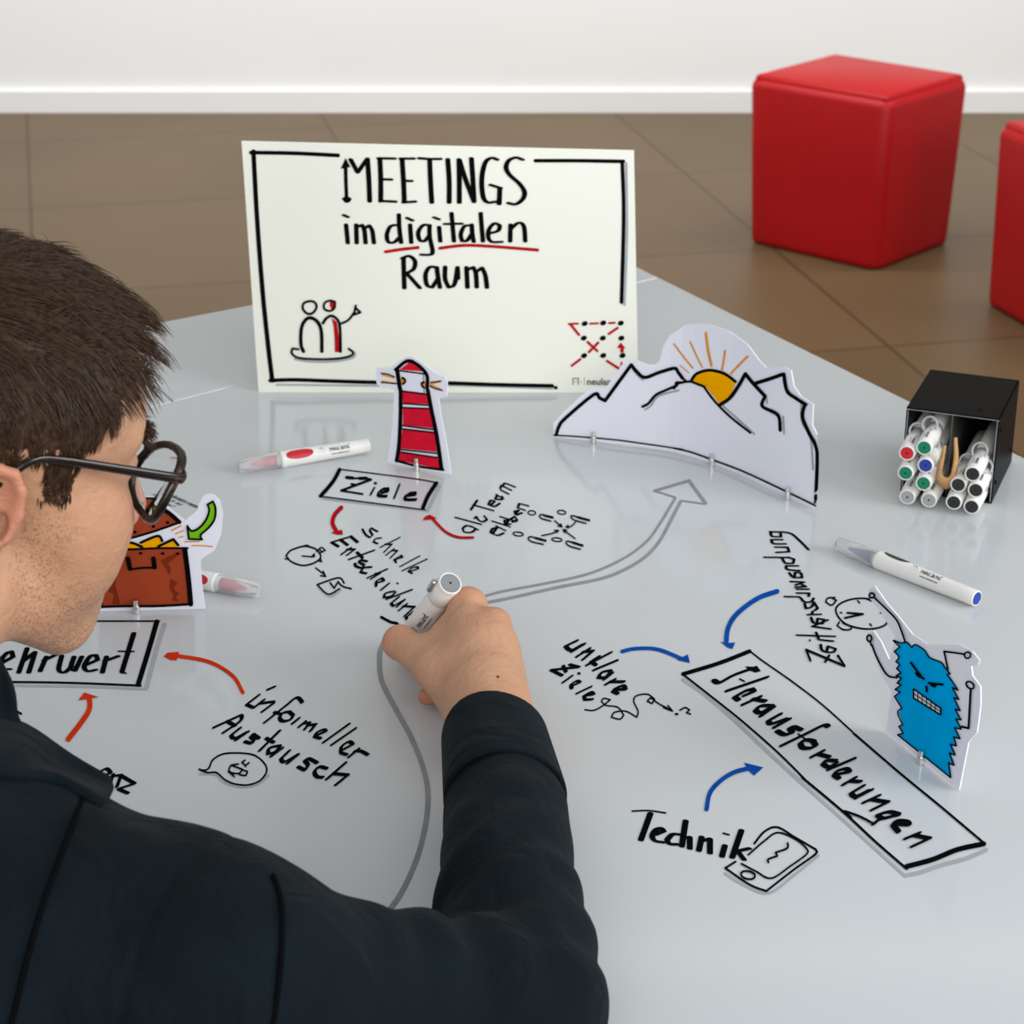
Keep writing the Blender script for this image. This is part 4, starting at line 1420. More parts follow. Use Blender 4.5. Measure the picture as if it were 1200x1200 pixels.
# index lies along the far right side of the pen
i0 = MCP[0]
i3 = pen_pt(0.030) + (far_n * 0.8 + side_r * 0.6) * (PR + 0.0075)
i1 = i0 + np.array([-0.012, 0.028, -0.022])
i2 = (i1 * 0.42 + i3 * 0.58) + np.array([-0.002, 0.010, 0.004])
fingers.append(([i0, i1, i2, i3], [0.0118, 0.0095, 0.0086, 0.0074]))
m3 = pen_pt(0.022) + (side_r * 0.9 - far_n * 0.1) * (PR + 0.008)
m1 = MCP[1] + np.array([-0.004, 0.036, -0.022])
m2 = (m1 * 0.4 + m3 * 0.6) + np.array([0.004, 0.010, 0.0])
fingers.append(([MCP[1], m1, m2, m3], [0.0118, 0.0097, 0.0087, 0.0075]))
r1 = MCP[2] + np.array([-0.006, 0.030, -0.028])
r2 = P3(548, 772, 0.018)
r3 = P3(524, 790, 0.011)
fingers.append(([MCP[2], r1, r2, r3], [0.0112, 0.0092, 0.0084, 0.0073]))
l1 = MCP[3] + np.array([-0.010, 0.020, -0.028])
l2 = P3(545, 812, 0.012)
l3 = P3(500, 816, 0.010)
fingers.append(([MCP[3], l1, l2, l3], [0.0105, 0.0085, 0.0078, 0.0070]))
T0, T1, T2 = P3(556, 815, 0.044), P3(511, 782, 0.051), P3(469, 753, 0.049)
T3 = pen_pt(0.034) + (-far_n * 0.75 - side_r * 0.66) * (PR + 0.0075)
print('finger lengths', [[round(float(np.linalg.norm(b - a)), 3) for a, b in zip(f[0], f[0][1:])] for f in fingers],
      'thumb', np.linalg.norm(T1 - T0), np.linalg.norm(T2 - T1), np.linalg.norm(T3 - T2), 'palm', [round(float(np.linalg.norm(m - WR)), 3) for m in MCP])


def hand_sdf(p):
    # forearm and wrist (flattened section)
    d = rcone(p, EL * 0.75 + WR * 0.25, WR, 0.033, 0.0265)
    d = smin(d, rcone(p, WR, WR + (MCP[1] - WR) * 0.3, 0.0265, 0.022), 0.02)
    # back of the hand
    pal = None
    for i, m in enumerate(MCP):
        st = WR + (MCP[i] - WR) * 0.15 + (MCP[3] - MCP[0]) * (i - 1.5) * 0.12
        e = rcone(p, st, m, 0.0185, 0.0115 - 0.0004 * i)
        pal = e if pal is None else smin(pal, e, 0.011)
    for a, b in ((0, 1), (1, 2), (2, 3)):
        pal = smin(pal, rcone(p, MCP[a] * 0.8 + WR * 0.2, MCP[b] * 0.8 + WR * 0.2, 0.0135, 0.0135), 0.014)
    low = (MCP[2] + MCP[3] + WR * 1.2) / 3.2 + np.array([-0.012, 0.004, -0.014])
    pal = smin(pal, ell(p, low, (0.03, 0.034, 0.017)), 0.02)
    d = smin(d, pal, 0.022)
    # knuckle caps
    for i, m in enumerate(MCP):
        d = smin(d, sph(p, m + np.array([0.001, 0.0, 0.0010]), 0.0118 - 0.0005 * i), 0.008)
    # thumb with its ball and web
    th = chain(p, [T0, T1, T2], [0.021, 0.0152, 0.0132], 0.008)
    th = smin(th, rcone(p, T2, T3, 0.0128, 0.0098), 0.006)
    d = smin(d, th, 0.018)
    d = smin(d, rcone(p, T1 * 0.75 + T0 * 0.25, MCP[0] * 0.55 + WR * 0.45, 0.0105, 0.015), 0.022)
    d = smin(d, rcone(p, P3(511, 766, 0.047), P3(534, 739, 0.063), 0.0105, 0.0115), 0.012)
    d = smin(d, rcone(p, P3(536, 737, 0.063), P3(549, 711, 0.079), 0.0112, 0.0116), 0.01)
    d = smin(d, rcone(p, P3(528, 755, 0.056), P3(555, 757, 0.062), 0.0125, 0.0140), 0.02)
    for pts, rad in fingers:
        f = chain(p, pts, rad, 0.004)
        f = smin(f, sph(p, pts[1], rad[1] + 0.0007), 0.004)
        d = smin(d, f, 0.006)
    # tendons
    for i in range(4):
        n = np.array([0.0, -0.35, 0.93])
        a = MCP[i] * 0.92 + WR * 0.08 + n * 0.0102
        b = MCP[i] * 0.45 + WR * 0.55 + n * 0.0150
        d = smin(d, rcone(p, a, b, 0.0018, 0.0012), 0.006)
    # skin folds at the wrist and around the thumb
    ax = (MCP[1] - WR) / np.linalg.norm(MCP[1] - WR)
    s = (p - WR) @ ax
    d = d + 0.00025 * np.sin(s * 1100 + 5 * np.sin(p[:, 0] * 90) + 2 * np.sin(p[:, 0] * 260)) * np.exp(-((s - 0.012) / 0.014) ** 2)
    tx = (T1 - T0) / np.linalg.norm(T1 - T0)
    s2 = (p - T1) @ tx
    near = np.exp(-(vlen(p - T1) / 0.022) ** 2)
    d = d + 0.0004 * np.sin(s2 * 1500 + 2 * np.sin(p[:, 2] * 300)) * near
    # cannot enter the pen or the table
    pen = rcone(p, T_TIP, PEN_END, PR - 0.0002, PR - 0.0002)
    d = smax(d, -pen, 0.001)
    return np.maximum(d, (TZ + 0.0006) - p[:, 2])


def rot(ax, deg):
    return np.array(Matrix.Rotation(math.radians(deg), 3, ax))


EARR = [rot('Z', s * -18) @ rot('X', -12) for s in (1, -1)]


def head_sdf(pw):
    p = (pw - HO) @ HM
    x, y, z = p[:, 0], p[:, 1], p[:, 2]
    q = p.copy()
    q[:, 0] = np.abs(x)
    d = ell(p, (0, -0.012, 0.052), (0.0745, 0.098, 0.086))
    d = smin(d, ell(p, (0, 0.030, 0.058), (0.064, 0.062, 0.060)), 0.03)
    d = smin(d, ell(p, (0, 0.030, -0.012), (0.060, 0.060, 0.062)), 0.03)
    d = smin(d, ell(q, (0.046, 0.056, -0.012), (0.022, 0.033, 0.028)), 0.022)
    d = smin(d, ell(q, (0.042, 0.058, -0.042), (0.022, 0.030, 0.030)), 0.02)
    d = smin(d, rcone(q, (0.054, -0.004, -0.060), (0.020, 0.070, -0.095), 0.020, 0.020), 0.028)
    d = smin(d, ell(p, (0, 0.078, -0.094), (0.024, 0.020, 0.018)), 0.02)
    d = smin(d, ell(p, (0, 0.066, -0.060), (0.036, 0.036, 0.036)), 0.025)
    d = smin(d, rcone(q, (0.008, 0.088, 0.042), (0.040, 0.074, 0.044), 0.010, 0.009), 0.016)
    # eye sockets, lids
    d = smax(d, -sph(q, (0.031, 0.104, 0.024), 0.0185), 0.012)
    d = smin(d, ell(q, (0.031, 0.0775, 0.0235), (0.0155, 0.0135, 0.0125)), 0.005)
    slit = ell(q, (0.031, 0.092, 0.0215), (0.0135, 0.012, 0.0032))
    d = smax(d, -slit, 0.002)
    # nose
    d = smin(d, rcone(p, (0, 0.091, 0.026), (0, 0.113, -0.018), 0.0085, 0.0105), 0.010)
    d = smin(d, ell(q, (0.0115, 0.103, -0.022), (0.0085, 0.011, 0.0085)), 0.006)
    d = smax(d, -ell(q, (0.006, 0.106, -0.0315), (0.0035, 0.006, 0.005)), 0.002)
    # lips
    d = smin(d, rcone(q, (0, 0.1005, -0.0555), (0.021, 0.0890, -0.0595), 0.0052, 0.0026), 0.004)
    d = smin(d, rcone(q, (0, 0.0990, -0.0660), (0.019, 0.0890, -0.0625), 0.0060, 0.0030), 0.004)
    d = smax(d, -rcone(q, (0, 0.107, -0.0608), (0.022, 0.094, -0.0610), 0.0016, 0.0012), 0.002)
    # ears
    for s, R in zip((1, -1), EARR):
        c = np.array([s * 0.077, -0.020, 0.003])
        e = (p - c) @ R
        ex, ey, ez = e[:, 0] * s, e[:, 1], e[:, 2]
        ee = np.stack([ex, ey, ez], 1)
        pl = ell(ee, (0.004, -0.004, 0.0), (0.0075, 0.0185, 0.0325))
        # helix rim
        th = np.linspace(math.radians(-55), math.radians(205), 9)
        rim = [(0.0085, 0.0165 * math.cos(t) - 0.005, 0.0285 * math.sin(t) + 0.003) for t in th]
        h = chain(ee, rim, [0.0030] + [0.0034] * 7 + [0.0028], 0.002)
        pl = smax(pl, -ell(ee, (0.0125, -0.004, 0.003), (0.0075, 0.0125, 0.0240)), 0.003)
        pl = smin(pl, h, 0.003)
        pl = smin(pl, chain(ee, [(0.007, -0.012, 0.016), (0.0085, -0.010, 0.0), (0.0065, -0.002, -0.014)], [0.0022, 0.0030, 0.0026]), 0.004)
        pl = smin(pl, ell(ee, (0.003, 0.006, -0.0265), (0.0055, 0.0085, 0.0105)), 0.005)
        pl = smin(pl, ell(ee, (0.002, 0.0135, -0.004), (0.0045, 0.004, 0.0075)), 0.004)
        d = smin(d, pl, 0.006)
        d = smax(d, -ell(ee, (0.006, 0.004, -0.004), (0.010, 0.0055, 0.009)), 0.003)
    # neck
    nb = (NB - HO) @ HM
    d = smin(d, rcone(p, (0, -0.040, -0.036), nb, 0.050, 0.056), 0.03)
    return d


def table_box(p, c=0.0015):
    return np.maximum(1.026 - p[:, 1], p[:, 2] - (TZ + c))


def torso_sdf(p):
    d = rcone(p, SH, SL, 0.052, 0.052)
    d = smin(d, rcone(p, MIDS + np.array([0, -0.03, -0.07]), PEL, 0.105, 0.115), 0.08)
    d = smin(d, rcone(p, NB, MIDS, 0.060, 0.07), 0.04)
    d = smin(d, chain(p, [SH, EL, WR], [0.046, 0.034, 0.027], 0.01), 0.03)
    return smax(d, -table_box(p, 0.006), 0.003)


def body_sdf(p):
    d = np.full(len(p), 9.0)
    m = vlen(p - HO) < 0.30
    if m.any():
        d[m] = head_sdf(p[m])
    t = torso_sdf(p)
    d = smin(d, t, 0.03)
    m = vlen(p - MCP[1]) < 0.26
    if m.any():
        w = np.clip((vlen(p[m] - MCP[1]) - 0.2) / 0.06, 0, 1)
        h = hand_sdf(p[m])
        d[m] = np.where(w > 0.99, d[m], np.where(vlen(p[m] - MCP[1]) < 0.16, h, np.minimum(d[m], h)))
    return d


# ---------------------------------------------------------------- skin material
def skin_material():
    m = bpy.data.materials.new('skin')
    m.use_nodes = True
    nt = m.node_tree
    L = nt.links.new
    p = nt.nodes['Principled BSDF']
    tc = nt.nodes.new('ShaderNodeTexCoord')
    n1 = nt.nodes.new('ShaderNodeTexNoise')
    n1.inputs['Scale'].default_value = 45
    n1.inputs['Detail'].default_value = 6
    L(tc.outputs['Object'], n1.inputs['Vector'])
    cr = nt.nodes.new('ShaderNodeMix')
    cr.data_type = 'RGBA'
    cr.inputs['A'].default_value = srgb(206, 160, 128)
    cr.inputs['B'].default_value = srgb(190, 140, 108)
    L(n1.outputs['Fac'], cr.inputs['Factor'])
    red = nt.nodes.new('ShaderNodeAttribute')
    red.attribute_name = 'flush'
    c2 = nt.nodes.new('ShaderNodeMix')
    c2.data_type = 'RGBA'
    c2.inputs['B'].default_value = srgb(200, 116, 98)
    L(red.outputs['Fac'], c2.inputs['Factor'])
    L(cr.outputs['Result'], c2.inputs['A'])
    be = nt.nodes.new('ShaderNodeAttribute')
    be.attribute_name = 'beard'
    n2 = nt.nodes.new('ShaderNodeTexNoise')
    n2.inputs['Scale'].default_value = 620
    n2.inputs['Detail'].default_value = 2
    L(tc.outputs['Object'], n2.inputs['Vector'])
    r2 = nt.nodes.new('ShaderNodeMapRange')
    r2.inputs['From Min'].default_value = 0.50
    r2.inputs['From Max'].default_value = 0.66
    L(n2.outputs['Fac'], r2.inputs['Value'])
    mu = nt.nodes.new('ShaderNodeMath')
    mu.operation = 'MULTIPLY'
    L(r2.outputs[0], mu.inputs[0])
    L(be.outputs['Fac'], mu.inputs[1])
    c3 = nt.nodes.new('ShaderNodeMix')
    c3.data_type = 'RGBA'
    c3.inputs['B'].default_value = srgb(112, 82, 62)
    L(mu.outputs[0], c3.inputs['Factor'])
    L(c2.outputs['Result'], c3.inputs['A'])
    L(c3.outputs['Result'], p.inputs['Base Color'])
    p.inputs['Roughness'].default_value = 0.52
    p.inputs['Specular IOR Level'].default_value = 0.35
    p.inputs['Subsurface Weight'].default_value = 0.12
    p.inputs['Subsurface Radius'].default_value = (0.008, 0.003, 0.0015)
    p.inputs['Subsurface Scale'].default_value = 0.6
    n3 = nt.nodes.new('ShaderNodeTexNoise')
    n3.inputs['Scale'].default_value = 380
    n3.inputs['Detail'].default_value = 3
    L(tc.outputs['Object'], n3.inputs['Vector'])
    b = nt.nodes.new('ShaderNodeBump')
    b.inputs['Strength'].default_value = 0.38
    b.inputs['Distance'].default_value = 0.0012
    L(n3.outputs['Fac'], b.inputs['Height'])
    n4 = nt.nodes.new('ShaderNodeTexNoise')
    n4.inputs['Scale'].default_value = 85
    n4.inputs['Detail'].default_value = 4
    n4.inputs['Distortion'].default_value = 0.8
    L(tc.outputs['Object'], n4.inputs['Vector'])
    b2 = nt.nodes.new('ShaderNodeBump')
    b2.inputs['Strength'].default_value = 0.35
    b2.inputs['Distance'].default_value = 0.004
    L(n4.outputs['Fac'], b2.inputs['Height'])
    L(b.outputs[0], b2.inputs['Normal'])
    L(b2.outputs[0], p.inputs['Normal'])
    return m


def smooth01(x, a, b):
    t = np.clip((x - a) / (b - a), 0, 1)
    return t * t * (3 - 2 * t)


person = thing('person', 'man in a dark jacket with short brown hair, leaning over the table and writing', 'person', (0, 0, 0))
pts_all = np.array([SH, SL, PEL, HO, EL, WR, T_TIP] + MCP)
BV, BF = surface_nets(body_sdf, pts_all.min(0) - 0.22, pts_all.max(0) + 0.22, 0.0017)
print('body verts', len(BV))
me = np_mesh('body', BV, BF)
loc = (BV - HO) @ HM
lx, ly, lz = np.abs(loc[:, 0]), loc[:, 1], loc[:, 2]
inhead = (vlen(BV - HO) < 0.24)
# beard area: jaw, chin, moustache and in front of the ear
jaw = smooth01(-lz, 0.028, 0.066) * smooth01(ly, -0.012, 0.022) * smooth01(-lz, -0.2, -0.13)
side_b = smooth01(lx, 0.045, 0.056) * smooth01(ly, 0.0, 0.012) * (1 - smooth01(ly, 0.030, 0.05)) * smooth01(-lz, -0.012, 0.012)
beard = np.clip(np.maximum(jaw * (1 - smooth01(lx, 0.02, 0.03) * smooth01(lz, -0.045, -0.03)), side_b * 0.9), 0, 1) * inhead
beard *= 1 - smooth01(-lz, 0.115, 0.14)
lips = np.exp(-(((lz + 0.0608) / 0.0085) ** 2 + (lx / 0.02) ** 4)) * (ly > 0.085) * inhead
beard *= 1 - lips
ear = smooth01(lx, 0.079, 0.086) * (vlen(loc - np.array([0.08, -0.01, 0.005])) < 0.05) * inhead
flush = np.clip(0.75 * lips + 0.45 * ear + 0.35 * np.exp(-(((lx - 0.045) / 0.02) ** 2 + ((lz + 0.01) / 0.03) ** 2)) * (ly > 0.03) * inhead
                + 0.3 * np.exp(-(vlen(loc - np.array([0, 0.115, -0.02])) / 0.016) ** 2), 0, 1)
for m_ in MCP:
    flush = np.maximum(flush, 0.42 * np.exp(-(vlen(BV - m_ - np.array([0, 0.004, 0.006])) / 0.013) ** 2))
for t_, r_ in ((T2, 0.020), (T3, 0.02), (fingers[3][0][3], 0.02), (fingers[2][0][3], 0.02)):
    flush = np.maximum(flush, 0.5 * np.exp(-(vlen(BV - t_) / r_) ** 2))
for nm, v in (('beard', beard * 0.6), ('flush', flush)):
    a = me.attributes.new(nm, 'FLOAT', 'POINT')
    a.data.foreach_set('value', v.astype(np.float32))
M_SKIN = skin_material()
body = link('body', me, M_SKIN, person)

# eyes
for s in (1, -1):
    bm = bmesh.new()
    bmesh.ops.create_uvsphere(bm, u_segments=24, v_segments=16, radius=0.0120, matrix=Matrix.Translation(hw((s * 0.031, 0.0785, 0.022))))
    e = from_bm('eye', bm, mat('eye_white', (0.8, 0.78, 0.75, 1), rough=0.15) if s == 1 else bpy.data.materials['eye_white'], person, True)
    bm = bmesh.new()
    bmesh.ops.create_uvsphere(bm, u_segments=20, v_segments=12, radius=0.0058, matrix=Matrix.Translation(hw((s * 0.031, 0.0852, 0.0205))))
    from_bm('iris', bm, mat('iris', (0.05, 0.028, 0.014, 1), rough=0.1) if s == 1 else bpy.data.materials['iris'], e, True, 'brown iris')


# ---------------------------------------------------------------- hair
def hair_mask(l):
    """1 where the scalp carries hair (head space)"""
    x, y, z = np.abs(l[..., 0]), l[..., 1], l[..., 2]
    ymax = np.interp(z, [-0.02, 0.032, 0.046, 0.065, 0.084, 0.1025, 0.13], [0.033, 0.032, 0.038, 0.049, 0.056, 0.063, 0.080])
    front = smooth01(ymax - y, -0.001, 0.004)
    side = smooth01(z, 0.030, 0.038)
    burn = smooth01(y, 0.010, 0.014) * smooth01(z, 0.006, 0.014) * smooth01(x, 0.05, 0.058) * (z < 0.04)
    back = smooth01(-y, 0.030, 0.036) * smooth01(z, -0.062, -0.05)
    m = np.maximum(np.maximum(side, burn) * front, back)
    earz = (x > 0.0785) & (z < 0.045) | ((y > -0.046) & (y < 0.008) & (z < 0.036) & (x > 0.06))
    m = np.where(earz, 0, m)
    return m * (z > -0.07)


M_HAIR = mat('brown_hair', srgb(66, 47, 33), rough=0.45, noise=(240, 0.6), spec=0.3)
m = inhead & (hair_mask(loc) > 0.02)
fm = m[BF].all(1)
HF_ = BF[fm]
used, inv_ = np.unique(HF_, return_inverse=True)
tri = np.concatenate([HF_[:, [0, 1, 2]], HF_[:, [0, 2, 3]]])
A_, B_, C_ = BV[tri[:, 0]], BV[tri[:, 1]], BV[tri[:, 2]]
nr = np.cross(B_ - A_, C_ - A_)
ar = vlen(nr)
# outward normals in head space
cen = (A_ + B_ + C_) / 3
NS = 30000
lowz = ((cen - HO) @ HM)[:, 2] < 0.036
ar = ar * np.where(lowz, 3.0, 1.0)
pick = RNG.choice(len(tri), NS, p=ar / ar.sum())
u, v = RNG.random(NS), RNG.random(NS)
f = u + v > 1
u[f], v[f] = 1 - u[f], 1 - v[f]
root = A_[pick] + (B_ - A_)[pick] * u[:, None] + (C_ - A_)[pick] * v[:, None]
eps = 0.0012


def grad(p):
    g = np.stack([head_sdf(p + e) - head_sdf(p - e) for e in np.eye(3) * eps], 1)
    return g / (vlen(g)[:, None] + 1e-9)


nrm = grad(root)
lr = (root - HO) @ HM
ln = nrm @ HM
keep = RNG.random(NS) < hair_mask(lr)
root, nrm, lr, ln = root[keep], nrm[keep], lr[keep], ln[keep]
NS = len(root)
# flow: forward over the top, down at the sides and the back
up = smooth01(lr[:, 2], 0.06, 0.115)
down = np.array([0, 0.18, -1.0])
sidef = np.stack([np.zeros(NS), np.full(NS, 0.25), np.full(NS, -1.0)], 1)
topf = np.stack([-0.1 * np.ones(NS) + lr[:, 0] * 3.0, np.ones(NS), -0.15 * np.ones(NS)], 1)
fl = sidef * (1 - up)[:, None] + topf * up[:, None]
backm = smooth01(-lr[:, 1], 0.06, 0.09)[:, None]
fl = fl * (1 - backm) + np.array([0, -0.15, -1.0]) * backm
# clumps
NC = 1500
cid = RNG.integers(0, NS, NC)
cd = np.argmin(((lr[:, None, :].astype(np.float32)[:, :, :] - lr[cid][None].astype(np.float32)) ** 2).sum(-1), 1) if NS * NC < 6e7 else RNG.integers(0, NC, NS)
cj = RNG.normal(size=(NC, 3)) * 0.40
fl = fl + cj[cd] + RNG.normal(size=(NS, 3)) * 0.12
fl = fl - (fl * ln).sum(1)[:, None] * ln
fl = fl / vlen(fl)[:, None]
lift = 0.16 + 0.40 * up + 0.25 * up * smooth01(lr[:, 1], 0.03, 0.08) + RNG.normal(size=NS) * 0.10
dirv = fl * np.cos(lift)[:, None] + ln * np.sin(lift)[:, None]
burnz = (lr[:, 2] < 0.03) & (lr[:, 1] > 0.0)
Ln = (0.013 + 0.026 * smooth01(lr[:, 2], 0.05, 0.105)) * RNG.uniform(0.7, 1.2, NS)
Ln = np.where(burnz, 0.006 * RNG.uniform(0.7, 1.2, NS), Ln)
Ln *= 1 + 0.25 * smooth01(lr[:, 1], 0.05, 0.09) * up
SEG = 4
pts = [lr]
cur = lr.copy()
dcur = dirv.copy()
for k in range(SEG):
    cur = cur + dcur * (Ln / SEG)[:, None]
    # pull the tips of a clump together
    dcur = dcur - ln * (0.30 * np.sin(lift))[:, None] + np.array([0, 0, -0.10])
    dcur = dcur / vlen(dcur)[:, None]
    pts.append(cur.copy())
tip_c = np.zeros((NC, 3))
cn = np.bincount(cd, minlength=NC).clip(1)
for a in range(3):
    tip_c[:, a] = np.bincount(cd, weights=pts[-1][:, a] - pts[0][:, a], minlength=NC) / cn
root_c = np.zeros((NC, 3))
for a in range(3):
    root_c[:, a] = np.bincount(cd, weights=pts[0][:, a], minlength=NC) / cn
for k in range(1, SEG + 1):
    tgt = root_c[cd] + tip_c[cd] * (k / SEG)
    w = 0.55 * (k / SEG) ** 1.5 * np.where(burnz, 0.2, 1.0)
    pts[k] = pts[k] * (1 - w)[:, None] + tgt * w[:, None]
pts = [HO + q @ HM.T for q in pts]
wid = 0.00042 * RNG.uniform(0.7, 1.3, NS)
V_, rows_ = [], []
for k in range(SEG + 1):
    t = pts[min(k + 1, SEG)] - pts[max(k - 1, 0)]
    t = t / (vlen(t)[:, None] + 1e-9)
    a = np.cross(t, nrm)
    a = a / (vlen(a)[:, None] + 1e-9)
    b = np.cross(a, t)
    r = wid * (1 - (k / SEG) ** 2 * 0.85)
    for j in range(3):
        an = 2 * math.pi * j / 3
        V_.append(pts[k] + (a * math.cos(an) + b * math.sin(an)) * r[:, None])
V_ = np.stack(V_, 1).reshape(-1, 3)
base_i = np.arange(NS)[:, None] * (3 * (SEG + 1))
Fq = []
for k in range(SEG):
    for j in range(3):
        j2 = (j + 1) % 3
        Fq.append(base_i + np.array([[k * 3 + j, k * 3 + j2, (k + 1) * 3 + j2, (k + 1) * 3 + j]]))
Fq = np.concatenate(Fq)
# scalp layer under the strands
capV = BV[used] + grad(BV[used]) * (0.0008 + 0.004 * smooth01(loc[used][:, 2], 0.05, 0.1) * hair_mask(loc[used]))[:, None]
capF = inv_.reshape(-1, 4)
capF = capF[(loc[used][capF][:, :, 2] > 0.044).all(1) | (loc[used][capF][:, :, 1] < -0.035).all(1)] + len(V_)
hair = link('hair', np_mesh('hair', np.concatenate([V_, capV]), np.concatenate([Fq, capF])), M_HAIR, person, False, 'short tousled dark brown hair')
hair['kind'] = 'stuff'
print('hair strands', NS)


def strands(name, roots, dirs, ln_, w, m, parent, label=None):
    bm = bmesh.new()
    for r, d, l in zip(roots, dirs, ln_):
        r, d = Vector(r), Vector(d)
        tube(bm, [r, r + d * l * 0.6, r + d * l + Vector((0, 0, -0.0008))], [w, w * 0.7, w * 0.2], 4)
    return from_bm(name, bm, m, parent, True, label)


def on_head(l, it=14):
    """push a head space point on to the skin along y"""
    q = np.array(l, float)
    for _ in range(it):
        w_ = hw(q)[None]
        q = q - np.array([0, 1, 0]) * float(head_sdf(w_)[0])
    return q


for s in (1, -1):
    rs, ds, ls = [], [], []
    for k in range(120):
        t = RNG.random()
        q = np.array([s * (0.014 + 0.034 * t), 0.13, 0.041 + 0.008 * math.sin(t * 2.2) + RNG.normal() * 0.0024])
        q = on_head(q)
        rs.append(hw(q))
        d = np.array([s * 0.8, 0.45, 0.25 - 0.6 * t + RNG.normal() * 0.2])
        ds.append((d / np.linalg.norm(d)) @ HM.T)
        ls.append(RNG.uniform(0.006, 0.011))
    strands('eyebrow', rs, ds, ls, 0.00035, M_HAIR, person)


# ---------------------------------------------------------------- jacket
CUFF0 = P3(578, 868, 0.052)
CUFF1 = P3(590, 935, 0.052)
cax = (CUFF1 - CUFF0) / np.linalg.norm(CUFF1 - CUFF0)


def wob(p, f, a, ph=0.0):
    return a * (np.sin(p[:, 0] * f + ph + 2 * np.sin(p[:, 1] * f * 0.6)) * np.sin(p[:, 2] * f * 0.9 + 1.3 + ph))


def sleeve_core(p):
    d = rcone(p, CUFF0 - cax * 0.0, CUFF1, 0.0365, 0.0400)
    e = rcone(p, CUFF1, EL, 0.0405, 0.0500)
    return d, e


def jacket_sdf(p):
    fore = rcone(p, CUFF1 - cax * 0.004, EL, 0.0400, 0.0510)
    uarm = rcone(p, EL, SH, 0.0420, 0.0660)
    d = smin(fore, uarm, 0.03)
    # drag folds around the elbow and along the upper arm
    ax = (SH - EL) / np.linalg.norm(SH - EL)
    s = (p - EL) @ ax
    fx = (EL - CUFF1) / np.linalg.norm(EL - CUFF1)
    s2 = (p - CUFF1) @ fx
    d = d + 0.0020 * np.sin(s * 130 + p[:, 2] * 60) * np.exp(-((s - 0.06) / 0.07) ** 2) + 0.0018 * np.sin(s2 * 110 + p[:, 0] * 70) * np.exp(-((s2 - 0.15) / 0.1) ** 2)
    sh = rcone(p, SH, SL, 0.068, 0.070)
    d = smin(d, sh, 0.03)
    d = smin(d, rcone(p, MIDS + np.array([0, -0.04, -0.08]), PEL, 0.135, 0.145), 0.08)
    d = smin(d, rcone(p, NB, MIDS, 0.064, 0.080), 0.05)
    d = smin(d, rcone(p, NB, SH, 0.050, 0.060), 0.04)
    d = smin(d, rcone(p, NB, SL, 0.050, 0.060), 0.04)
    d = d + wob(p, 38, 0.0034) + wob(p, 95, 0.0011, 1.0)
    # armhole seam
    sx = (p - SH) @ Rt
    d = d + 0.0022 * np.exp(-((sx + 0.018) / 0.0022) ** 2)
    # neck opening
    nd = (HO - NB) / np.linalg.norm(HO - NB)
    d = smax(d, -rcone(p, NB + nd * 0.045, HO, 0.064, 0.07), 0.006)
    # rests on the table, not in it
    return smax(d, -table_box(p), 0.003)


def cuff_sdf(p):
    L = float(np.linalg.norm(CUFF1 - CUFF0))
    s = (p - CUFF0) @ cax
    q = p - CUFF0 - s[:, None] * cax
    rr = vlen(q)
    # the cuff stands open and is a little wider than the sleeve end
    th = np.arctan2(q[:, 2], q[:, 0])
    r = 0.0385 + 0.09 * np.clip(s, -0.02, 0.08) * 0.55 + 0.0012 * np.sin(th * 3 + 1.0)
    d = np.abs(rr - r + 0.0018) - 0.0018
    # slanted opening: longer on top of the wrist
    d = smax(d, -(s + 0.010 * q[:, 2] / 0.038 - 0.002), 0.002)
    d = smax(d, s - L - 0.006, 0.002)
    d = d + 0.0005 * np.exp(-((s - L + 0.004) / 0.0010) ** 2)
    return np.maximum(d, (TZ + 0.0012) - p[:, 2])


def cloth_material():
    m = bpy.data.materials.new('dark_cloth')
    m.use_nodes = True
    nt = m.node_tree
    L = nt.links.new
    p = nt.nodes['Principled BSDF']
    tc = nt.nodes.new('ShaderNodeTexCoord')
    n = nt.nodes.new('ShaderNodeTexNoise')
    n.inputs['Scale'].default_value = 14
    n.inputs['Detail'].default_value = 8
    L(tc.outputs['Object'], n.inputs['Vector'])
    mx = nt.nodes.new('ShaderNodeMix')
    mx.data_type = 'RGBA'
    mx.inputs['A'].default_value = srgb(8, 14, 18)
    mx.inputs['B'].default_value = srgb(19, 30, 36)
    L(n.outputs['Fac'], mx.inputs['Factor'])
    L(mx.outputs['Result'], p.inputs['Base Color'])
    p.inputs['Roughness'].default_value = 0.85
    p.inputs['Specular IOR Level'].default_value = 0.08
    p.inputs['Sheen Weight'].default_value = 0.02
    n2 = nt.nodes.new('ShaderNodeTexNoise')
    n2.inputs['Scale'].default_value = 900
    L(tc.outputs['Object'], n2.inputs['Vector'])
    b = nt.nodes.new('ShaderNodeBump')
    b.inputs['Strength'].default_value = 0.3
    b.inputs['Distance'].default_value = 0.001
    L(n2.outputs['Fac'], b.inputs['Height'])
    n3 = nt.nodes.new('ShaderNodeTexNoise')
    n3.inputs['Scale'].default_value = 22
    n3.inputs['Detail'].default_value = 3
    n3.inputs['Distortion'].default_value = 1.2
    L(tc.outputs['Object'], n3.inputs['Vector'])
    b2 = nt.nodes.new('ShaderNodeBump')
    b2.inputs['Strength'].default_value = 0.5
    b2.inputs['Distance'].default_value = 0.012
    L(n3.outputs['Fac'], b2.inputs['Height'])
    L(b.outputs[0], b2.inputs['Normal'])
    L(b2.outputs[0], p.inputs['Normal'])
    return m


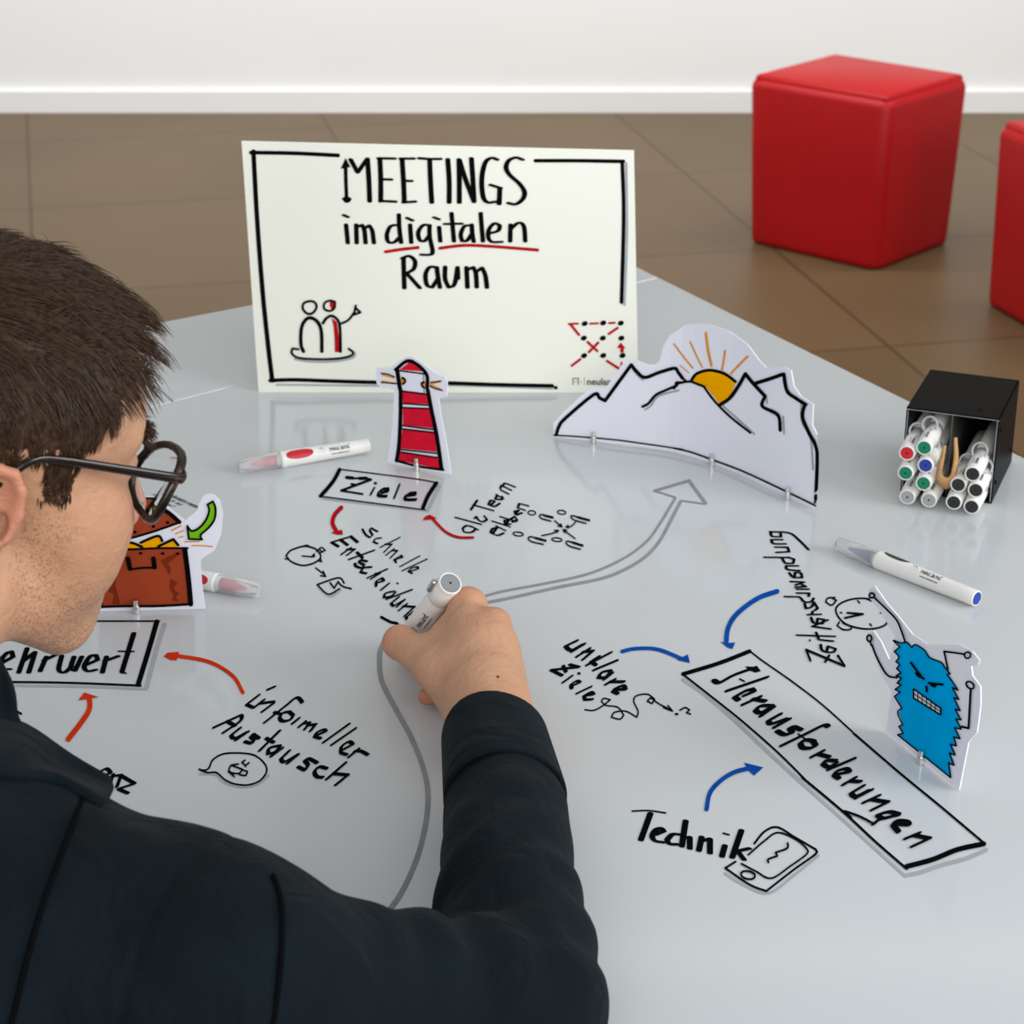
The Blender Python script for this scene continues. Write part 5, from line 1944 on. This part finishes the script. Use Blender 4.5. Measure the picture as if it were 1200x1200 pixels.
M_CLOTH = cloth_material()
M_SEAM = mat('seam_thread', (0.002, 0.0025, 0.003, 1), rough=0.9, spec=0.05)
JV, JF = surface_nets(jacket_sdf, pts_all.min(0) - 0.26, pts_all.max(0) + 0.24, 0.0035)
jacket = link('jacket', np_mesh('jacket', JV, JF), M_CLOTH, person, False, 'dark navy jacket')
CV, CF = surface_nets(cuff_sdf, np.minimum(CUFF0, CUFF1) - 0.07, np.maximum(CUFF0, CUFF1) + 0.07, 0.0012)
link('cuff', np_mesh('cuff', CV, CF), M_CLOTH, jacket)


def loft(name, rows, th, m, parent, label=None):
    """thick cloth sheet through rows of points"""
    rows = [spline_3(r, 20) for r in rows]
    cols = [spline_3([r[i] for r in rows], 8) for i in range(len(rows[0]))]
    bm = bmesh.new()
    g = [[bm.verts.new(q) for q in c] for c in cols]
    for i in range(len(g) - 1):
        for j in range(len(g[0]) - 1):
            bm.faces.new((g[i][j], g[i + 1][j], g[i + 1][j + 1], g[i][j + 1]))
    bmesh.ops.recalc_face_normals(bm, faces=bm.faces)
    o = from_bm(name, bm, m, parent, True, label)
    s = o.modifiers.new('thickness', 'SOLIDIFY')
    s.thickness = th
    s.offset = 0
    return o


def spline_3(P, n):
    P = np.array([np.array(p, float) for p in P])
    if len(P) == 2:
        return [P[0] + (P[1] - P[0]) * t for t in np.linspace(0, 1, n)]
    out = []
    k = len(P) - 1
    for t in np.linspace(0, k, n):
        i = min(int(t), k - 1)
        f = t - i
        p1, p2 = P[i], P[i + 1]
        p0 = P[i - 1] if i > 0 else 2 * p1 - p2
        p3 = P[i + 2] if i + 2 <= k else 2 * p2 - p1
        out.append(0.5 * (2 * p1 + (p2 - p0) * f + (2 * p0 - 5 * p1 + 4 * p2 - p3) * f * f + (3 * p1 - p0 - 3 * p2 + p3) * f ** 3))
    return out


# collar: a standing band round the neck and a broad leaf lying on the shoulder
def on_cloth(px_, py_, h, lift=0.006):
    """the point of the jacket met by a sight line, lifted off the cloth; else height h"""
    d = ray(px_, py_)
    d = d / np.linalg.norm(d)
    k = 0.75
    for _ in range(160):
        v = float(jacket_sdf((CAM + d * k)[None])[0])
        if v < 0.0006:
            return CAM + d * (k - lift)
        k += max(v * 0.6, 0.0006)
        if k > 1.7:
            break
    return P3(px_, py_, h)


stand = [[P3(-150, 770, 0.215), P3(-60, 760, 0.225), P3(-12, 758, 0.228), P3(6, 782, 0.222), P3(17, 815, 0.214), P3(24, 850, 0.200)],
         [P3(-150, 830, 0.205), P3(-60, 815, 0.215), P3(-16, 800, 0.218), P3(2, 815, 0.212), P3(14, 840, 0.205), P3(26, 866, 0.192)],
         [P3(-150, 890, 0.190), P3(-60, 870, 0.200), P3(-20, 850, 0.204), P3(0, 860, 0.200), P3(14, 872, 0.194), P3(30, 884, 0.182)]]
loft('collar', stand, 0.004, M_CLOTH, jacket)
LV = [[(-110, 835), (-40, 838), (22, 850), (75, 883), (128, 914)], [(-110, 872), (-40, 874), (18, 884), (72, 904), (131, 930)], [(-110, 905), (-40, 906), (12, 910), (66, 915), (120, 944)]]
hts = [0.205, 0.205, 0.198, 0.186, 0.172]
leaf = [[on_cloth(x, y, hts[i], 0.008 if j < 2 else 0.005) for i, (x, y) in enumerate(r)] for j, r in enumerate(LV)]
print('collar leaf', [[(round(float(np.linalg.norm(q - CAM)), 3)) for q in r] for r in leaf])
loft('collar', leaf, 0.006, M_CLOTH, jacket)
for q in ([(99, 930), (86, 965), (70, 1005), (50, 1060), (30, 1130), (10, 1215)], [(320, 1026), (327, 1045), (331, 1075), (328, 1140), (318, 1215)]):
    bm = bmesh.new()
    tube(bm, spline_3([on_cloth(x, y, 0.15, 0.0008) for x, y in q], 24), 0.0016, 6)
    from_bm('seam', bm, M_SEAM, jacket, True, 'dark stitched seam')

# ---------------------------------------------------------------- eyeglasses
M_TORT = bpy.data.materials.new('tortoiseshell')
M_TORT.use_nodes = True
_nt = M_TORT.node_tree
_p = _nt.nodes['Principled BSDF']
_tc = _nt.nodes.new('ShaderNodeTexCoord')
_n = _nt.nodes.new('ShaderNodeTexNoise')
_n.inputs['Scale'].default_value = 60
_r = _nt.nodes.new('ShaderNodeValToRGB')
_r.color_ramp.elements[0].position = 0.66
_r.color_ramp.elements[0].color = (0.012, 0.008, 0.006, 1)
_r.color_ramp.elements[1].position = 0.82
_r.color_ramp.elements[1].color = (0.22, 0.09, 0.02, 1)
_nt.links.new(_tc.outputs['Object'], _n.inputs['Vector'])
_nt.links.new(_n.outputs['Fac'], _r.inputs['Fac'])
_nt.links.new(_r.outputs[0], _p.inputs['Base Color'])
_p.inputs['Roughness'].default_value = 0.2
M_LENS = mat('lens_glass', (0.97, 0.98, 0.98, 1), rough=0.0, Transmission_Weight=1.0, IOR=1.12)
gl = thing('eyeglasses', 'dark tortoiseshell eyeglasses worn by the man', 'eyeglasses', (0, 0, 0))
for s in (1, -1):
    cx, cy, cz, wx, wz = 0.039, 0.109, 0.014, 0.029, 0.0225
    rim = []
    for k in range(28):
        a = 2 * math.pi * k / 28
        c, n_ = math.cos(a), math.sin(a)
        x = cx + wx * math.copysign(abs(c) ** 0.75, c)
        z = cz + wz * math.copysign(abs(n_) ** 0.8, n_) + (0.003 if n_ > 0 else 0) * (x - cx) / wx
        rim.append(hw((s * x, cy - (x - 0.03) * 0.16 - 0.006 * ((x - cx) / wx) ** 2 + (z - cz) * 0.28, z)))
    bm = bmesh.new()
    tube(bm, rim, 0.0027, 8, closed=True, flat=(hF, 1.2))
    from_bm('rim', bm, M_TORT, gl, True)
    bm = bmesh.new()
    ce = np.mean(rim, 0)
    a_ = [bm.verts.new(np.array(r) * 0.97 + ce * 0.03 + hF * 0.0006) for r in rim]
    b_ = [bm.verts.new(np.array(r) * 0.97 + ce * 0.03 - hF * 0.0006) for r in rim]
    bm.faces.new(a_)
    bm.faces.new(b_[::-1])
    for i in range(28):
        bm.faces.new((a_[i], b_[i], b_[(i + 1) % 28], a_[(i + 1) % 28]))
    bmesh.ops.recalc_face_normals(bm, faces=bm.faces)
    from_bm('lens', bm, M_LENS, gl, False, 'clear lens')
    bm = bmesh.new()
    tp = [(0.066, 0.106, 0.029), (0.072, 0.103, 0.0295), (0.0755, 0.096, 0.031), (0.078, 0.055, 0.036), (0.080, 0.015, 0.0405), (0.083, -0.004, 0.041), (0.084, -0.018, 0.031), (0.082, -0.030, 0.016), (0.079, -0.036, 0.0)]
    tube(bm, spline_3([hw((s * x, y, z)) for x, y, z in tp], 26), [0.0042 - 0.0018 * min(1, k / 16) for k in range(26)], 8, flat=(hR, 0.5))
    from_bm('temple_arm', bm, M_TORT, gl, True)
bm = bmesh.new()
tube(bm, spline_3([hw(q) for q in ((-0.012, 0.109, 0.022), (-0.005, 0.1125, 0.0255), (0.005, 0.1125, 0.0255), (0.012, 0.109, 0.022))], 10), 0.0024, 8)
from_bm('bridge', bm, M_TORT, gl, True)

# a small mole on the back of the hand
_d = ray(583.7, 793.3)
_k = 1.2
while float(hand_sdf((CAM + _d * _k)[None])[0]) > 0.0002 and _k < 2.2:
    _k += max(0.6 * float(hand_sdf((CAM + _d * _k)[None])[0]), 0.0002)
bm = bmesh.new()
bmesh.ops.create_uvsphere(bm, u_segments=12, v_segments=8, radius=0.0011, matrix=Matrix.Translation(CAM + _d * (_k + 0.0002)))
from_bm('mole', bm, mat('mole', srgb(96, 48, 34), rough=0.6), body, True, 'small brown mole')

# the marker in his hand
cap_marker('white marker with gray end disc held in the writing hand', PEN_END, pen_ax, 'gray', up=CAM - PEN_END, L=PL, r=PR, clip_a=150, held=True)
